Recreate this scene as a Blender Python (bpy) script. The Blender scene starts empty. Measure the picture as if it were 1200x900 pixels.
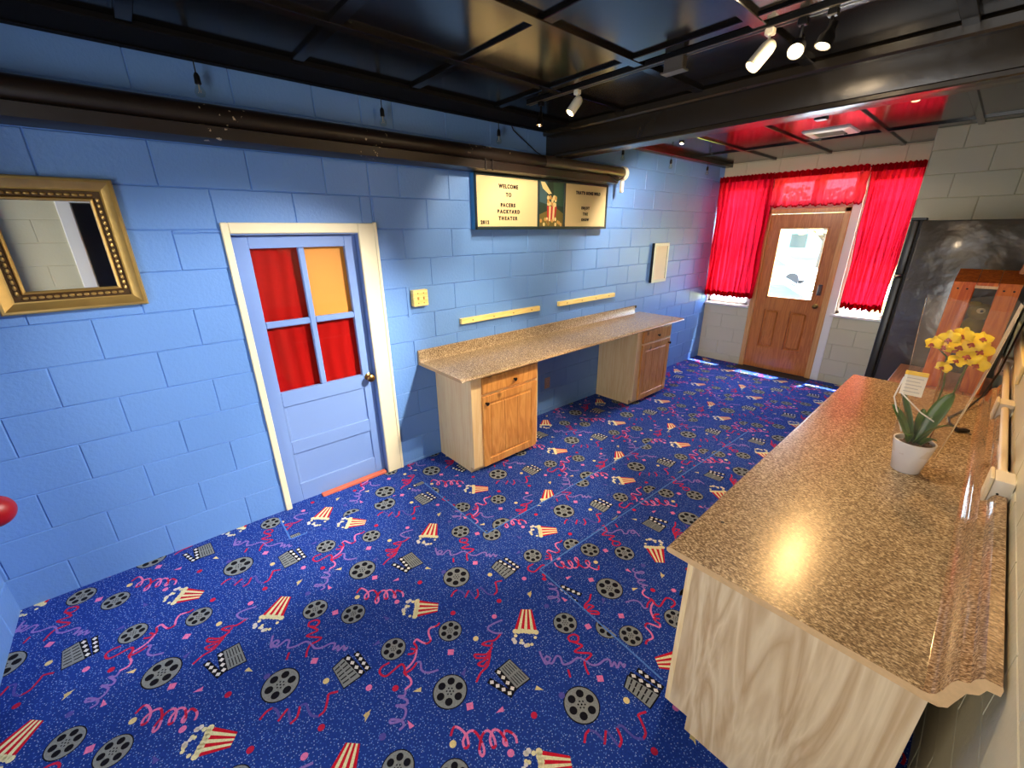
import bpy, bmesh, math, random
from mathutils import Vector, Matrix
random.seed(7)
S = bpy.context.scene
COL = S.collection

# ------------------------------------------------------------------ camera
cd = bpy.data.cameras.new('camera')
cd.sensor_fit = 'HORIZONTAL'; cd.sensor_width = 36.0; cd.lens = 36.0 * 485.83 / 1200.0
cd.clip_start = 0.05; cd.clip_end = 300
cam = bpy.data.objects.new('camera', cd); COL.objects.link(cam)
CR = Vector((0.663275, 0.748321, -0.008998)); CDN = Vector((0.252567, -0.235149, -0.938571)); CF = Vector((-0.704468, 0.620258, -0.344969))
M = Matrix.Identity(4)
for i in range(3):
    M[i][0] = CR[i]; M[i][1] = -CDN[i]; M[i][2] = -CF[i]
M[0][3], M[1][3], M[2][3] = 2.858, 0.414, 1.805
cam.matrix_world = M
S.camera = cam
# ------------------------------------------------------------------ exposure, sky, sun, added fill, portals
S.view_settings.view_transform = 'Standard'; S.view_settings.look = 'None'
S.view_settings.gamma = 1.0; S.view_settings.use_curve_mapping = False
S.view_settings.exposure = 0.22
w = bpy.data.worlds.new('sky'); S.world = w; w.use_nodes = True
nt = w.node_tree; nt.nodes.clear()
sky = nt.nodes.new('ShaderNodeTexSky'); sky.sky_type = 'NISHITA'; sky.sun_disc = False
sky.sun_elevation = math.radians(62); sky.sun_rotation = math.radians(15)
bg = nt.nodes.new('ShaderNodeBackground'); bg.inputs['Strength'].default_value = 3.0
wo = nt.nodes.new('ShaderNodeOutputWorld')
nt.links.new(sky.outputs[0], bg.inputs[0]); nt.links.new(bg.outputs[0], wo.inputs[0])

def light(name, kind, loc, energy, color=(1, 1, 1), direction=None, **kw):
    ld = bpy.data.lights.new(name, kind); ld.energy = energy; ld.color = color
    for k, v in kw.items(): setattr(ld, k, v)
    o = bpy.data.objects.new(name, ld); COL.objects.link(o); o.location = loc
    if direction is not None:
        o.rotation_euler = Vector(direction).to_track_quat('-Z', 'Y').to_euler()
    return o
light('sun', 'SUN', (0, 12, 12), 36.0, (1.0, 0.96, 0.88), (-0.08, -0.26, -1.0), angle=0.009)
# added fill light behind the camera, shining through an opening made for it
light('added_rear_fill', 'AREA', (2.35, -1.15, 1.15), 46.0, (1.0, 0.98, 0.95), (0.0, 1.0, -0.08),
      shape='RECTANGLE', size=1.1, size_y=2.0)
# portals: the openings through which the sky lights the room
for n_, x_, z_, w_, h_ in (('door_portal', 1.10, 1.37, .56, .92), ('window_portal', .31, 1.57, .58, 1.6), ('window_portal', 1.89, 1.57, .5, 1.6), ('window_portal', 1.14, 2.25, .86, .3)):
    light(n_, 'AREA', (x_, 7.16, z_), 1.0, (1, 1, 1), (0.0, -1.0, 0.0), shape='RECTANGLE', size=w_, size_y=h_).data.cycles.is_portal = True

# ------------------------------------------------------------------ material helpers
def lin(c):
    return tuple(((v / 255.0) / 12.92 if v / 255.0 <= 0.04045 else ((v / 255.0 + 0.055) / 1.055) ** 2.4) for v in c)
def rgba(c): return (*lin(c), 1.0)
MATS = {}
def mat(name, c=(200, 200, 200), rough=0.5, metal=0.0, bump=0.0, bscale=40.0, var=0.0, vscale=6.0, spec=0.5, coat=0.0,
        emit=None, emit_strength=0.0, transmission=0.0, bdist=0.002):
    m = bpy.data.materials.new(name); m.use_nodes = True; n = m.node_tree.nodes; l = m.node_tree.links
    p = n['Principled BSDF']
    p.inputs['Base Color'].default_value = rgba(c); p.inputs['Roughness'].default_value = rough
    p.inputs['Metallic'].default_value = metal; p.inputs['Specular IOR Level'].default_value = spec
    p.inputs['Coat Weight'].default_value = coat; p.inputs['Coat Roughness'].default_value = 0.1
    p.inputs['Transmission Weight'].default_value = transmission
    tc = n.new('ShaderNodeTexCoord')
    if var > 0:
        no = n.new('ShaderNodeTexNoise'); no.inputs['Scale'].default_value = vscale; no.inputs['Detail'].default_value = 5
        l.new(tc.outputs['Object'], no.inputs['Vector'])
        mx = n.new('ShaderNodeMix'); mx.data_type = 'RGBA'
        a = lin(c)
        mx.inputs[6].default_value = (*[v * (1 - var) for v in a], 1); mx.inputs[7].default_value = (*[min(1, v * (1 + var)) for v in a], 1)
        l.new(no.outputs['Fac'], mx.inputs[0]); l.new(mx.outputs[2], p.inputs['Base Color'])
    if bump > 0:
        nb = n.new('ShaderNodeTexNoise'); nb.inputs['Scale'].default_value = bscale; nb.inputs['Detail'].default_value = 4
        l.new(tc.outputs['Object'], nb.inputs['Vector'])
        b = n.new('ShaderNodeBump'); b.inputs['Strength'].default_value = bump; b.inputs['Distance'].default_value = bdist
        l.new(nb.outputs['Fac'], b.inputs['Height']); l.new(b.outputs[0], p.inputs['Normal'])
    if emit:
        p.inputs['Emission Color'].default_value = rgba(emit); p.inputs['Emission Strength'].default_value = emit_strength
    MATS[name] = m
    return m

def wood(name, c1, c2, scale=(9, 9, 0.8), rough=0.4, knots=0.0, coat=0.15, contrast=1.0):
    """wood grain running along the local axis with the smallest scale"""
    m = bpy.data.materials.new(name); m.use_nodes = True; n = m.node_tree.nodes; l = m.node_tree.links
    p = n['Principled BSDF']; p.inputs['Roughness'].default_value = rough; p.inputs['Coat Weight'].default_value = coat
    p.inputs['Coat Roughness'].default_value = 0.25
    tc = n.new('ShaderNodeTexCoord'); mp = n.new('ShaderNodeMapping'); mp.inputs['Scale'].default_value = scale
    l.new(tc.outputs['Object'], mp.inputs['Vector'])
    no = n.new('ShaderNodeTexNoise'); no.inputs['Scale'].default_value = 1.6; no.inputs['Detail'].default_value = 4; no.inputs['Distortion'].default_value = 1.2
    l.new(mp.outputs[0], no.inputs['Vector'])
    mul = n.new('ShaderNodeMath'); mul.operation = 'MULTIPLY'; mul.inputs[1].default_value = 9.0
    l.new(no.outputs['Fac'], mul.inputs[0])
    sn = n.new('ShaderNodeMath'); sn.operation = 'PINGPONG'; sn.inputs[1].default_value = 1.0
    l.new(mul.outputs[0], sn.inputs[0])
    fine = n.new('ShaderNodeTexNoise'); fine.inputs['Scale'].default_value = 14; fine.inputs['Detail'].default_value = 3
    l.new(mp.outputs[0], fine.inputs['Vector'])
    mixf = n.new('ShaderNodeMix'); mixf.data_type = 'FLOAT'; mixf.inputs[0].default_value = 0.35
    l.new(sn.outputs[0], mixf.inputs[2]); l.new(fine.outputs['Fac'], mixf.inputs[3])
    ramp = n.new('ShaderNodeValToRGB'); ramp.color_ramp.elements[0].position = 0.5 - 0.35 / contrast; ramp.color_ramp.elements[1].position = 0.5 + 0.35 / contrast
    ramp.color_ramp.elements[0].color = rgba(c1); ramp.color_ramp.elements[1].color = rgba(c2)
    l.new(mixf.outputs[0], ramp.inputs[0])
    out = ramp.outputs[0]
    if knots > 0:
        vo = n.new('ShaderNodeTexVoronoi'); vo.inputs['Scale'].default_value = knots
        l.new(tc.outputs['Object'], vo.inputs['Vector'])
        kr = n.new('ShaderNodeValToRGB'); kr.color_ramp.elements[0].position = 0.06; kr.color_ramp.elements[1].position = 0.17
        l.new(vo.outputs['Distance'], kr.inputs[0])
        mk = n.new('ShaderNodeMix'); mk.data_type = 'RGBA'; mk.inputs[6].default_value = rgba((95, 52, 20))
        l.new(kr.outputs[0], mk.inputs[0]); l.new(out, mk.inputs[7]); out = mk.outputs[2]
    l.new(out, p.inputs['Base Color'])
    MATS[name] = m
    return m

def granite(name, cols, scale=160.0, rough=0.28):
    m = bpy.data.materials.new(name); m.use_nodes = True; n = m.node_tree.nodes; l = m.node_tree.links
    p = n['Principled BSDF']; p.inputs['Roughness'].default_value = rough
    tc = n.new('ShaderNodeTexCoord'); mp = n.new('ShaderNodeMapping'); mp.inputs['Rotation'].default_value = (0, 0, 0.6); mp.inputs['Scale'].default_value = (1.0, 1.7, 1.0)
    l.new(tc.outputs['Object'], mp.inputs['Vector'])
    no = n.new('ShaderNodeTexNoise'); no.inputs['Scale'].default_value = scale; no.inputs['Detail'].default_value = 3; no.inputs['Roughness'].default_value = 0.6
    l.new(mp.outputs[0], no.inputs['Vector'])
    r = n.new('ShaderNodeValToRGB'); e = r.color_ramp.elements
    e[0].position = 0.38; e[0].color = rgba(cols[0]); e[1].position = 0.66; e[1].color = rgba(cols[3])
    x = e.new(0.47); x.color = rgba(cols[1]); x = e.new(0.56); x.color = rgba(cols[2])
    l.new(no.outputs['Fac'], r.inputs[0]); l.new(r.outputs[0], p.inputs['Base Color'])
    MATS[name] = m
    return m

def glass(name, tint=(255, 255, 255), gloss_rough=0.02, ior=1.45, body=0.0, body_color=(255, 255, 255)):
    """thin clear sheet: see-through with a Fresnel reflection (and an optional milky body)"""
    m = bpy.data.materials.new(name); m.use_nodes = True; n = m.node_tree.nodes; l = m.node_tree.links
    n.clear(); out = n.new('ShaderNodeOutputMaterial')
    tr = n.new('ShaderNodeBsdfTransparent'); tr.inputs[0].default_value = rgba(tint)
    gl = n.new('ShaderNodeBsdfGlossy'); gl.inputs['Roughness'].default_value = gloss_rough
    fr = n.new('ShaderNodeFresnel'); fr.inputs['IOR'].default_value = ior
    geo = n.new('ShaderNodeNewGeometry'); fb_ = n.new('ShaderNodeMath'); fb_.operation = 'MULTIPLY_ADD'; fb_.inputs[1].default_value = -1; fb_.inputs[2].default_value = 1
    l.new(geo.outputs['Backfacing'], fb_.inputs[0]); ff = n.new('ShaderNodeMath'); ff.operation = 'MULTIPLY'; l.new(fr.outputs[0], ff.inputs[0]); l.new(fb_.outputs[0], ff.inputs[1])
    mx = n.new('ShaderNodeMixShader'); l.new(ff.outputs[0], mx.inputs[0]); l.new(tr.outputs[0], mx.inputs[1]); l.new(gl.outputs[0], mx.inputs[2])
    res = mx
    if body > 0:
        df = n.new('ShaderNodeBsdfDiffuse'); df.inputs[0].default_value = rgba(body_color)
        m2 = n.new('ShaderNodeMixShader'); m2.inputs[0].default_value = body
        l.new(mx.outputs[0], m2.inputs[1]); l.new(df.outputs[0], m2.inputs[2]); res = m2
    l.new(res.outputs[0], out.inputs[0]); MATS[name] = m
    return m

def cloth(name, c, translucency=0.5, ct=None, bscale=120, transp=0.0):
    m = bpy.data.materials.new(name); m.use_nodes = True; n = m.node_tree.nodes; l = m.node_tree.links
    n.clear(); out = n.new('ShaderNodeOutputMaterial')
    df = n.new('ShaderNodeBsdfDiffuse'); df.inputs[0].default_value = rgba(c)
    tl = n.new('ShaderNodeBsdfTranslucent'); tl.inputs[0].default_value = rgba(ct or c)
    mx = n.new('ShaderNodeMixShader'); mx.inputs[0].default_value = translucency
    l.new(df.outputs[0], mx.inputs[1]); l.new(tl.outputs[0], mx.inputs[2]); res = mx
    if transp > 0:
        tp = n.new('ShaderNodeBsdfTransparent'); tp.inputs[0].default_value = rgba(ct or c)
        m2 = n.new('ShaderNodeMixShader'); m2.inputs[0].default_value = transp
        l.new(mx.outputs[0], m2.inputs[1]); l.new(tp.outputs[0], m2.inputs[2]); res = m2
    l.new(res.outputs[0], out.inputs[0]); MATS[name] = m
    return m

# ------------------------------------------------------------------ geometry helpers
class B:
    def __init__(s): s.bm = bmesh.new(); s.mi = 0
    def _f(s, vs, mi=None):
        try:
            f = s.bm.faces.new(vs); f.material_index = s.mi if mi is None else mi
            return f
        except ValueError:
            return None
    def poly(s, pts, mi=None): return s._f([s.bm.verts.new(p) for p in pts], mi)
    def box(s, a, b, bev=0.0, seg=1, mtx=None, mi=None):
        t = bmesh.new(); bmesh.ops.create_cube(t, size=1.0)
        d = [b[i] - a[i] for i in range(3)]; c = [(b[i] + a[i]) / 2 for i in range(3)]
        bmesh.ops.scale(t, vec=d, verts=t.verts)
        if bev > 0: bmesh.ops.bevel(t, geom=list(t.edges), offset=min(bev, 0.49 * min(abs(x) for x in d)), segments=seg, affect='EDGES', profile=0.5)
        if mtx is not None: bmesh.ops.transform(t, matrix=mtx, verts=t.verts)
        bmesh.ops.translate(t, vec=c, verts=t.verts)
        s.join(t, mi); return s
    def join(s, t, mi=None):
        mp = {v: s.bm.verts.new(v.co) for v in t.verts}
        for f in t.faces: s._f([mp[v] for v in f.verts], mi)
        t.free()
    def tube(s, pts, r, n=10, caps=True, mi=None, closed=False):
        pts = [Vector(p) for p in pts]; rs = r if isinstance(r, (list, tuple)) else [r] * len(pts)
        rings = []; up = None
        for i, p in enumerate(pts):
            a = pts[i - 1] if i > 0 else (pts[-1] if closed else p); b = pts[i + 1] if i < len(pts) - 1 else (pts[0] if closed else p)
            t = (b - a).normalized()
            if up is None: up = t.orthogonal().normalized()
            up = (up - t * up.dot(t))
            up = up.normalized() if up.length > 1e-6 else t.orthogonal().normalized()
            w_ = t.cross(up)
            rings.append([s.bm.verts.new(p + (up * math.cos(2 * math.pi * k / n) + w_ * math.sin(2 * math.pi * k / n)) * rs[i]) for k in range(n)])
        m_ = len(rings)
        for i in range(m_ if closed else m_ - 1):
            A, Bq = rings[i], rings[(i + 1) % m_]
            for k in range(n): s._f([A[k], A[(k + 1) % n], Bq[(k + 1) % n], Bq[k]], mi)
        if caps and not closed: s._f(list(reversed(rings[0])), mi); s._f(rings[-1], mi)
        return s
    def lathe(s, prof, o=(0, 0, 0), axis=(0, 0, 1), n=24, mi=None, cap=True):
        q = Vector((0, 0, 1)).rotation_difference(Vector(axis).normalized()); o = Vector(o); rings = []
        for r, z in prof:
            rings.append([s.bm.verts.new(o + q @ Vector((r * math.cos(2 * math.pi * k / n), r * math.sin(2 * math.pi * k / n), z))) for k in range(n)])
        for A, Bq in zip(rings, rings[1:]):
            for k in range(n): s._f([A[k], A[(k + 1) % n], Bq[(k + 1) % n], Bq[k]], mi)
        if cap:
            if prof[0][0] > 1e-5: s._f(list(reversed(rings[0])), mi)
            if prof[-1][0] > 1e-5: s._f(rings[-1], mi)
        return s
    def prism(s, pts, ext, mi=None, mi_cap=None):
        """closed polygon of 3D points swept by the vector ext"""
        e = Vector(ext); a = [s.bm.verts.new(p) for p in pts]; b = [s.bm.verts.new(Vector(p) + e) for p in pts]
        n = len(pts)
        for k in range(n): s._f([a[k], a[(k + 1) % n], b[(k + 1) % n], b[k]], mi)
        s._f(list(reversed(a)), mi if mi_cap is None else mi_cap); s._f(b, mi if mi_cap is None else mi_cap)
        return s
    def ball(s, c, r, sc=(1, 1, 1), u=16, v=10, mi=None, mtx=None):
        t = bmesh.new(); bmesh.ops.create_uvsphere(t, u_segments=u, v_segments=v, radius=r)
        bmesh.ops.scale(t, vec=sc, verts=t.verts)
        if mtx is not None: bmesh.ops.transform(t, matrix=mtx, verts=t.verts)
        bmesh.ops.translate(t, vec=c, verts=t.verts); s.join(t, mi); return s
    def grid(s, fn, nu, nv, mi=None):
        V = [[s.bm.verts.new(fn(i / nu, j / nv)) for j in range(nv + 1)] for i in range(nu + 1)]
        for i in range(nu):
            for j in range(nv): s._f([V[i][j], V[i + 1][j], V[i + 1][j + 1], V[i][j + 1]], mi)
        return s

def wloc(o):
    p = Vector(o.location)
    while o.parent is not None: o = o.parent; p = p + Vector(o.location)
    return p
def obj(name, b, m, parent=None, smooth=True, angle=35, recalc=True):
    me = bpy.data.meshes.new(name)
    if recalc: bmesh.ops.recalc_face_normals(b.bm, faces=list(b.bm.faces))
    b.bm.to_mesh(me); b.bm.free()
    for x in (m if isinstance(m, (list, tuple)) else [m]): me.materials.append(x)
    if smooth:
        for p in me.polygons: p.use_smooth = True
        me.set_sharp_from_angle(angle=math.radians(angle))
    o = bpy.data.objects.new(name, me); COL.objects.link(o)
    if parent is not None:
        L = wloc(parent); me.transform(Matrix.Translation(-L)); o.parent = parent
    return o
def thing(name, label, cat, loc, group=None):
    o = bpy.data.objects.new(name, None); COL.objects.link(o); o.location = loc; o.empty_display_size = 0.1
    o['label'] = label; o['category'] = cat
    if group: o['group'] = group
    return o
def tag(o, label, cat, group=None):
    o['label'] = label; o['category'] = cat
    if group: o['group'] = group
    return o
def struct(name, b, m, **kw):
    o = obj(name, b, m, **kw)
    if kw.get('parent') is None: o['kind'] = 'structure'
    return o
def skel(name, loc):
    o = bpy.data.objects.new(name, None); COL.objects.link(o); o.location = loc; o['kind'] = 'structure'
    return o
def copy_tree(o, parent=None):
    c = o.copy(); COL.objects.link(c); c.parent = parent
    for ch in [x for x in bpy.data.objects if x.parent == o]: copy_tree(ch, c)
    return c
def fz(y): return 0.010 - 0.0165 * y
YF = 6.94          # far wall
XR = 3.10          # right wall
ZC = 2.622         # near ceiling
ZF = 2.655         # far ceiling
# ------------------------------------------------------------------ materials
BLUE = mat('blue_wall_paint', (104, 149, 213), 0.42, bump=0.55, bscale=55, var=0.05, vscale=3, bdist=0.004)
CREAM = mat('cream_wall_paint', (206, 199, 168), 0.45, bump=0.4, bscale=50, var=0.04, vscale=3, bdist=0.003)
BLACK = mat('glossy_black_ceiling_paint', (17, 15, 13), 0.15, bump=0.06, bscale=22, spec=0.45)
BEAMB = mat('black_beam_enamel', (42, 36, 26), 0.27, bump=0.35, bscale=18, spec=0.55, bdist=0.004)
DUCT = mat('chipped_black_enamel', (34, 25, 20), 0.38, bump=0.3, bscale=25, var=0.4, vscale=8)
n_, l_ = DUCT.node_tree.nodes, DUCT.node_tree.links; p_ = n_['Principled BSDF']; src = p_.inputs['Base Color'].links[0].from_socket
tc_ = n_.new('ShaderNodeTexCoord'); fac = None
for sc, lo in ((34, .66), (1.7, .60)):            # flaked-off patches that show pale primer
    no_ = n_.new('ShaderNodeTexNoise'); no_.inputs['Scale'].default_value = sc; no_.inputs['Detail'].default_value = 3; l_.new(tc_.outputs['Object'], no_.inputs['Vector'])
    g_ = n_.new('ShaderNodeMath'); g_.operation = 'GREATER_THAN'; g_.inputs[1].default_value = lo; l_.new(no_.outputs['Fac'], g_.inputs[0])
    if fac is None: fac = g_.outputs[0]
    else:
        m_ = n_.new('ShaderNodeMath'); m_.operation = 'MULTIPLY'; l_.new(fac, m_.inputs[0]); l_.new(g_.outputs[0], m_.inputs[1]); fac = m_.outputs[0]
mx_ = n_.new('ShaderNodeMix'); mx_.data_type = 'RGBA'; mx_.inputs[7].default_value = rgba((188, 168, 138)); l_.new(fac, mx_.inputs[0]); l_.new(src, mx_.inputs[6]); l_.new(mx_.outputs[2], p_.inputs['Base Color'])
TRIMW = mat('aged_cream_trim_paint', (240, 228, 190), 0.4, bump=0.1, bscale=60, var=0.05)
DOORB = mat('periwinkle_door_paint', (122, 152, 206), 0.35, bump=0.1, bscale=30)
WHITE = mat('white_paint', (238, 236, 230), 0.35)
WARMW = mat('cream_white_enamel', (240, 232, 205), 0.3)
CHROME = mat('chrome', (210, 208, 205), 0.15, metal=1.0)
BRASS = mat('aged_brass', (150, 118, 70), 0.3, metal=1.0)
DARKM = mat('dark_bronze', (30, 24, 20), 0.35, metal=0.6)
BLKP = mat('black_plastic', (14, 14, 14), 0.35)
FRIDGE = mat('textured_black_fridge_skin', (72, 65, 52), 0.30, bump=0.6, bscale=3.0, spec=1.0, bdist=0.06, coat=.5)
FRIDGED = mat('black_fridge_door', (40, 40, 36), 0.32, spec=0.6)
GASKET = mat('black_rubber', (6, 6, 6), 0.6)
GLASS = glass('window_glass')
HICK = wood('knotty_hickory', (200, 130, 56), (230, 168, 92), scale=(7, 7, 1.0), knots=5.0, contrast=0.9)
MAPLE = wood('pale_maple', (236, 200, 142), (248, 222, 170), scale=(9, 9, 0.6), rough=0.42, contrast=.8)
VINYL = wood('pale_woodgrain_vinyl', (190, 158, 116), (226, 202, 162), scale=(5, 5, 0.6), rough=0.35, coat=0.1, contrast=.95)
PINE = wood('yellow_pine', (232, 200, 112), (246, 222, 148), scale=(6, 0.8, 12), rough=0.45)
OAKD = wood('stained_door_oak', (182, 104, 44), (208, 130, 64), scale=(10, 10, 0.8), rough=0.3, coat=0.4)
OAKF = wood('stained_door_trim', (206, 148, 86), (224, 170, 108), scale=(10, 10, 0.8), rough=0.35)
CEDAR = wood('orange_cedar', (208, 88, 12), (242, 134, 40), scale=(8, 8, 0.9), rough=0.5, coat=0)
PINKW = wood('pinkish_pine', (176, 108, 74), (206, 142, 104), scale=(8, 0.8, 8), rough=0.4)
ROUGHW = wood('rough_sawn_board', (168, 110, 66), (206, 150, 104), scale=(8, 8, 1.5), rough=0.7, coat=0)
REDW = mat('worn_orange_threshold', (214, 104, 70), 0.5, var=0.2, vscale=20)
LAM = granite('speckled_brown_laminate', ((90, 73, 54), (134, 112, 84), (166, 142, 110), (214, 194, 160)), scale=115.0, rough=.27)
CHIPB = mat('raw_chipboard', (206, 168, 118), 0.7, bump=0.4, bscale=90, var=0.2, vscale=60)
CURT = cloth('red_sheer_curtain', (176, 10, 28), 0.5, (206, 22, 48), transp=.06)
VAL = cloth('red_sheer_valance', (200, 20, 36), 0.5, (236, 52, 66), transp=0.2)
HEM = cloth('red_hem_double_cloth', (150, 6, 18), 0.3, (170, 8, 20))
REDC = cloth('red_door_cloth', (176, 22, 20), 0.2)
ORC = mat('orange_card', (222, 146, 50), 0.6, var=0.05)
GOLD = mat('antique_gold_leaf', (198, 162, 92), 0.36, metal=0.75, bump=0.25, bscale=60, var=0.25, vscale=14)
GOLDD = mat('dark_antique_gold', (84, 60, 30), 0.45, metal=0.5, bump=0.5, bscale=90, var=0.4, vscale=30)
MIRR = mat('mirror_silver', (210, 212, 212), 0.02, metal=1.0)
TEAL = mat('teal_blue_sign_paint', (38, 116, 168), 0.35)
TEALD = mat('dark_teal_sign_edge', (30, 48, 50), 0.4)
BOARD = mat('cream_letter_board', (220, 197, 146), 0.45, bump=0.1, bscale=8)
INK = mat('black_letters', (28, 20, 12), 0.5)
POTW = mat('white_ceramic', (226, 228, 230), 0.25, bump=0.5, bscale=14, bdist=0.004)
SOIL = mat('bark_mix', (70, 48, 30), 0.9, bump=0.8, bscale=60)
LEAF = mat('orchid_leaf', (58, 92, 32), 0.35, var=0.25, vscale=12)
STEM = mat('orchid_stem', (92, 96, 44), 0.5)
STAKE = mat('bamboo_stake', (150, 96, 48), 0.5)
PETAL = mat('yellow_orchid_petal', (248, 206, 20), 0.5, var=0.12, vscale=60)
LIP = mat('rust_orchid_lip', (170, 66, 28), 0.5)
CARDW = mat('white_plant_card', (236, 230, 212), 0.5)
CARDY = mat('yellow_card_band', (240, 196, 40), 0.5)
SLEEVE = glass('clear_film', (250, 248, 244), 0.12, 1.2, body=0.05, body_color=(255, 240, 220))
FILMEDGE = glass('folded_film_edge', (250, 248, 244), 0.3, 1.3, body=0.5, body_color=(250, 232, 208))
PVC = mat('painted_conduit', (222, 204, 168), 0.4, var=0.05)
OLIVE = mat('olive_plush', (112, 104, 38), 0.95, bump=0.8, bscale=120, var=0.3, vscale=20)
PALEPL = mat('pale_plush', (190, 178, 130), 0.95, bump=0.8, bscale=120)
REDB = mat('red_satin_ball', (150, 8, 14), 0.4)
BULBG = glass('clear_bulb_glass', (250, 248, 240), 0.02, 1.5)
FILA = mat('bulb_filament_post', (190, 186, 170), 0.3, metal=0.6)
LIT = mat('lit_lamp_face', (255, 236, 190), 0.4, emit=(255, 226, 160), emit_strength=60)
LITD = mat('lit_lamp_face_small', (255, 236, 200), 0.4, emit=(255, 214, 150), emit_strength=25)

# ------------------------------------------------------------------ block walls
def rect_sub(r, h):
    a0, b0, a1, b1 = r; c0, d0, c1, d1 = h
    if c0 >= a1 or c1 <= a0 or d0 >= b1 or d1 <= b0: return [r]
    out = []
    if d0 > b0: out.append((a0, b0, a1, d0))
    if d1 < b1: out.append((a0, d1, a1, b1))
    lo, hi = max(b0, d0), min(b1, d1)
    if c0 > a0: out.append((a0, lo, c0, hi))
    if c1 < a1: out.append((c1, lo, a1, hi))
    return out
def block_wall(name, P, s0, s1, z0, z1, holes, phase, m, depth=0.2, ch=0.005, jd=0.006, zoff=0.0):
    """P(s, z, d): point of the wall, d into the room. One mesh: bevelled blocks, plus the reveals of the openings."""
    b = B(); BL, CO = 0.4064, 0.2032
    i = math.floor((z0 - zoff) / CO)
    while zoff + i * CO < z1:
        za, zb = max(z0, zoff + i * CO), min(z1, zoff + (i + 1) * CO)
        k = math.floor((s0 - phase(i, s0)) / BL) - 1
        s = phase(i, s0) + k * BL
        while s < s1:
            sa, sb = max(s0, s), min(s1, s + BL)
            if sb - sa > 1e-4 and zb - za > 1e-4:
                rs = [(sa, za, sb, zb)]
                for h in holes:
                    rs = [q for r in rs for q in rect_sub(r, h)]
                for (a0, b0, a1, b1) in rs:
                    c = min(ch, 0.3 * (a1 - a0), 0.3 * (b1 - b0))
                    jj = random.uniform(-0.0008, 0.0008)
                    o_ = [b.bm.verts.new(P(x, z, -jd)) for x, z in ((a0, b0), (a1, b0), (a1, b1), (a0, b1))]
                    n_ = [b.bm.verts.new(P(x, z, jj)) for x, z in ((a0 + c, b0 + c), (a1 - c, b0 + c), (a1 - c, b1 - c), (a0 + c, b1 - c))]
                    b._f(n_)
                    for q in range(4): b._f([o_[q], o_[(q + 1) % 4], n_[(q + 1) % 4], n_[q]])
            s += BL
        i += 1
    for (c0, d0, c1, d1) in holes:
        pts = [(c0, d0), (c1, d0), (c1, d1), (c0, d1)]
        for q in range(4):
            (xa, za), (xb, zb) = pts[q], pts[(q + 1) % 4]
            b.poly([P(xa, za, 0), P(xb, zb, 0), P(xb, zb, -depth), P(xa, za, -depth)])
    return struct(name, b, m, smooth=False, recalc=False)

# blue wall
wl_phase = lambda i, s: (0.2032 if i % 2 == 0 else 0.0)
block_wall('wall_left', lambda s, z, d: (d, s, z), -0.60, 1.70, -0.2, ZF, [(0.861, -0.2, 1.585, 1.812)], wl_phase, BLUE)
wl2 = lambda i, s: (0.29 if i % 2 == 0 else 0.0868)
def part_block(name, *a, **k): return block_wall(name, *a, **k)
part_block('wall_left_far', lambda s, z, d: (d, s, z), 1.70, YF + .15, -0.25, ZF, [], wl2, BLUE)
# wall behind the photographer: blue, with an opening added for the fill light
block_wall('wall_back', lambda s, z, d: (s, -0.42 + d, z), -0.1, XR + .1, -0.1, ZC + 0.05, [(0.9, -0.1, 2.98, 2.2)], wl_phase, BLUE)
b = B(); b.poly([(0.5, -1.9, -.1), (XR, -1.9, -.1), (XR, -1.9, ZC), (0.5, -1.9, ZC)]); b.poly([(0.5, -1.9, -.1), (0.5, -.5, -.1), (0.5, -.5, ZC), (0.5, -1.9, ZC)]); b.poly([(XR, -1.9, -.1), (XR, -.5, -.1), (XR, -.5, ZC), (XR, -1.9, ZC)])  # unseen enclosure added to keep sky out of the rear opening
SKYBLOCK = mat('dim_sky_block', (70, 66, 62), .7); struct('wall_sky_block', b, SKYBLOCK, smooth=False)  # kept dark so the added enclosure bounces little light
b = B(); b.box((0.45, -1.95, ZC - .05), (XR + .05, -.55, ZC)); struct('ceiling_sky_block', b, SKYBLOCK, smooth=False)  # unseen lid of the same added enclosure
# far wall, with two windows, transom and door
FH = [(0.02, 0.775, 0.60, 2.36), (0.685, -0.2, 1.50, 2.03), (0.72, 2.10, 1.14, 2.40), (1.18, 2.10, 1.56, 2.40), (1.64, 0.79, 2.14, 2.36)]
block_wall('wall_far', lambda s, z, d: (s, YF - d, z), -0.1, 2.30, -0.25, ZF, FH, lambda i, s: (0.08 if i % 2 else 0.2832), CREAM, depth=.13)
block_wall('wall_far_right', lambda s, z, d: (s, 6.20 - d, z), 2.184, XR + .1, -0.25, ZF, [], lambda i, s: (2.19 if i % 2 else 2.3932), CREAM, zoff=0.03)
b = B(); b.poly([(2.19, 6.20, -0.25), (2.19, YF, -0.25), (2.19, YF, ZF), (2.19, 6.20, ZF)]); struct('wall_far_return', b, CREAM, smooth=False)
block_wall('wall_right', lambda s, z, d: (XR - d, s, z), -0.60, 6.35, -0.25, ZF, [(0.12, -0.2, 0.95, 2.1)], lambda i, s: (0.03 if i % 2 else 0.2332), CREAM, jd=0.004, zoff=0.12)

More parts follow.
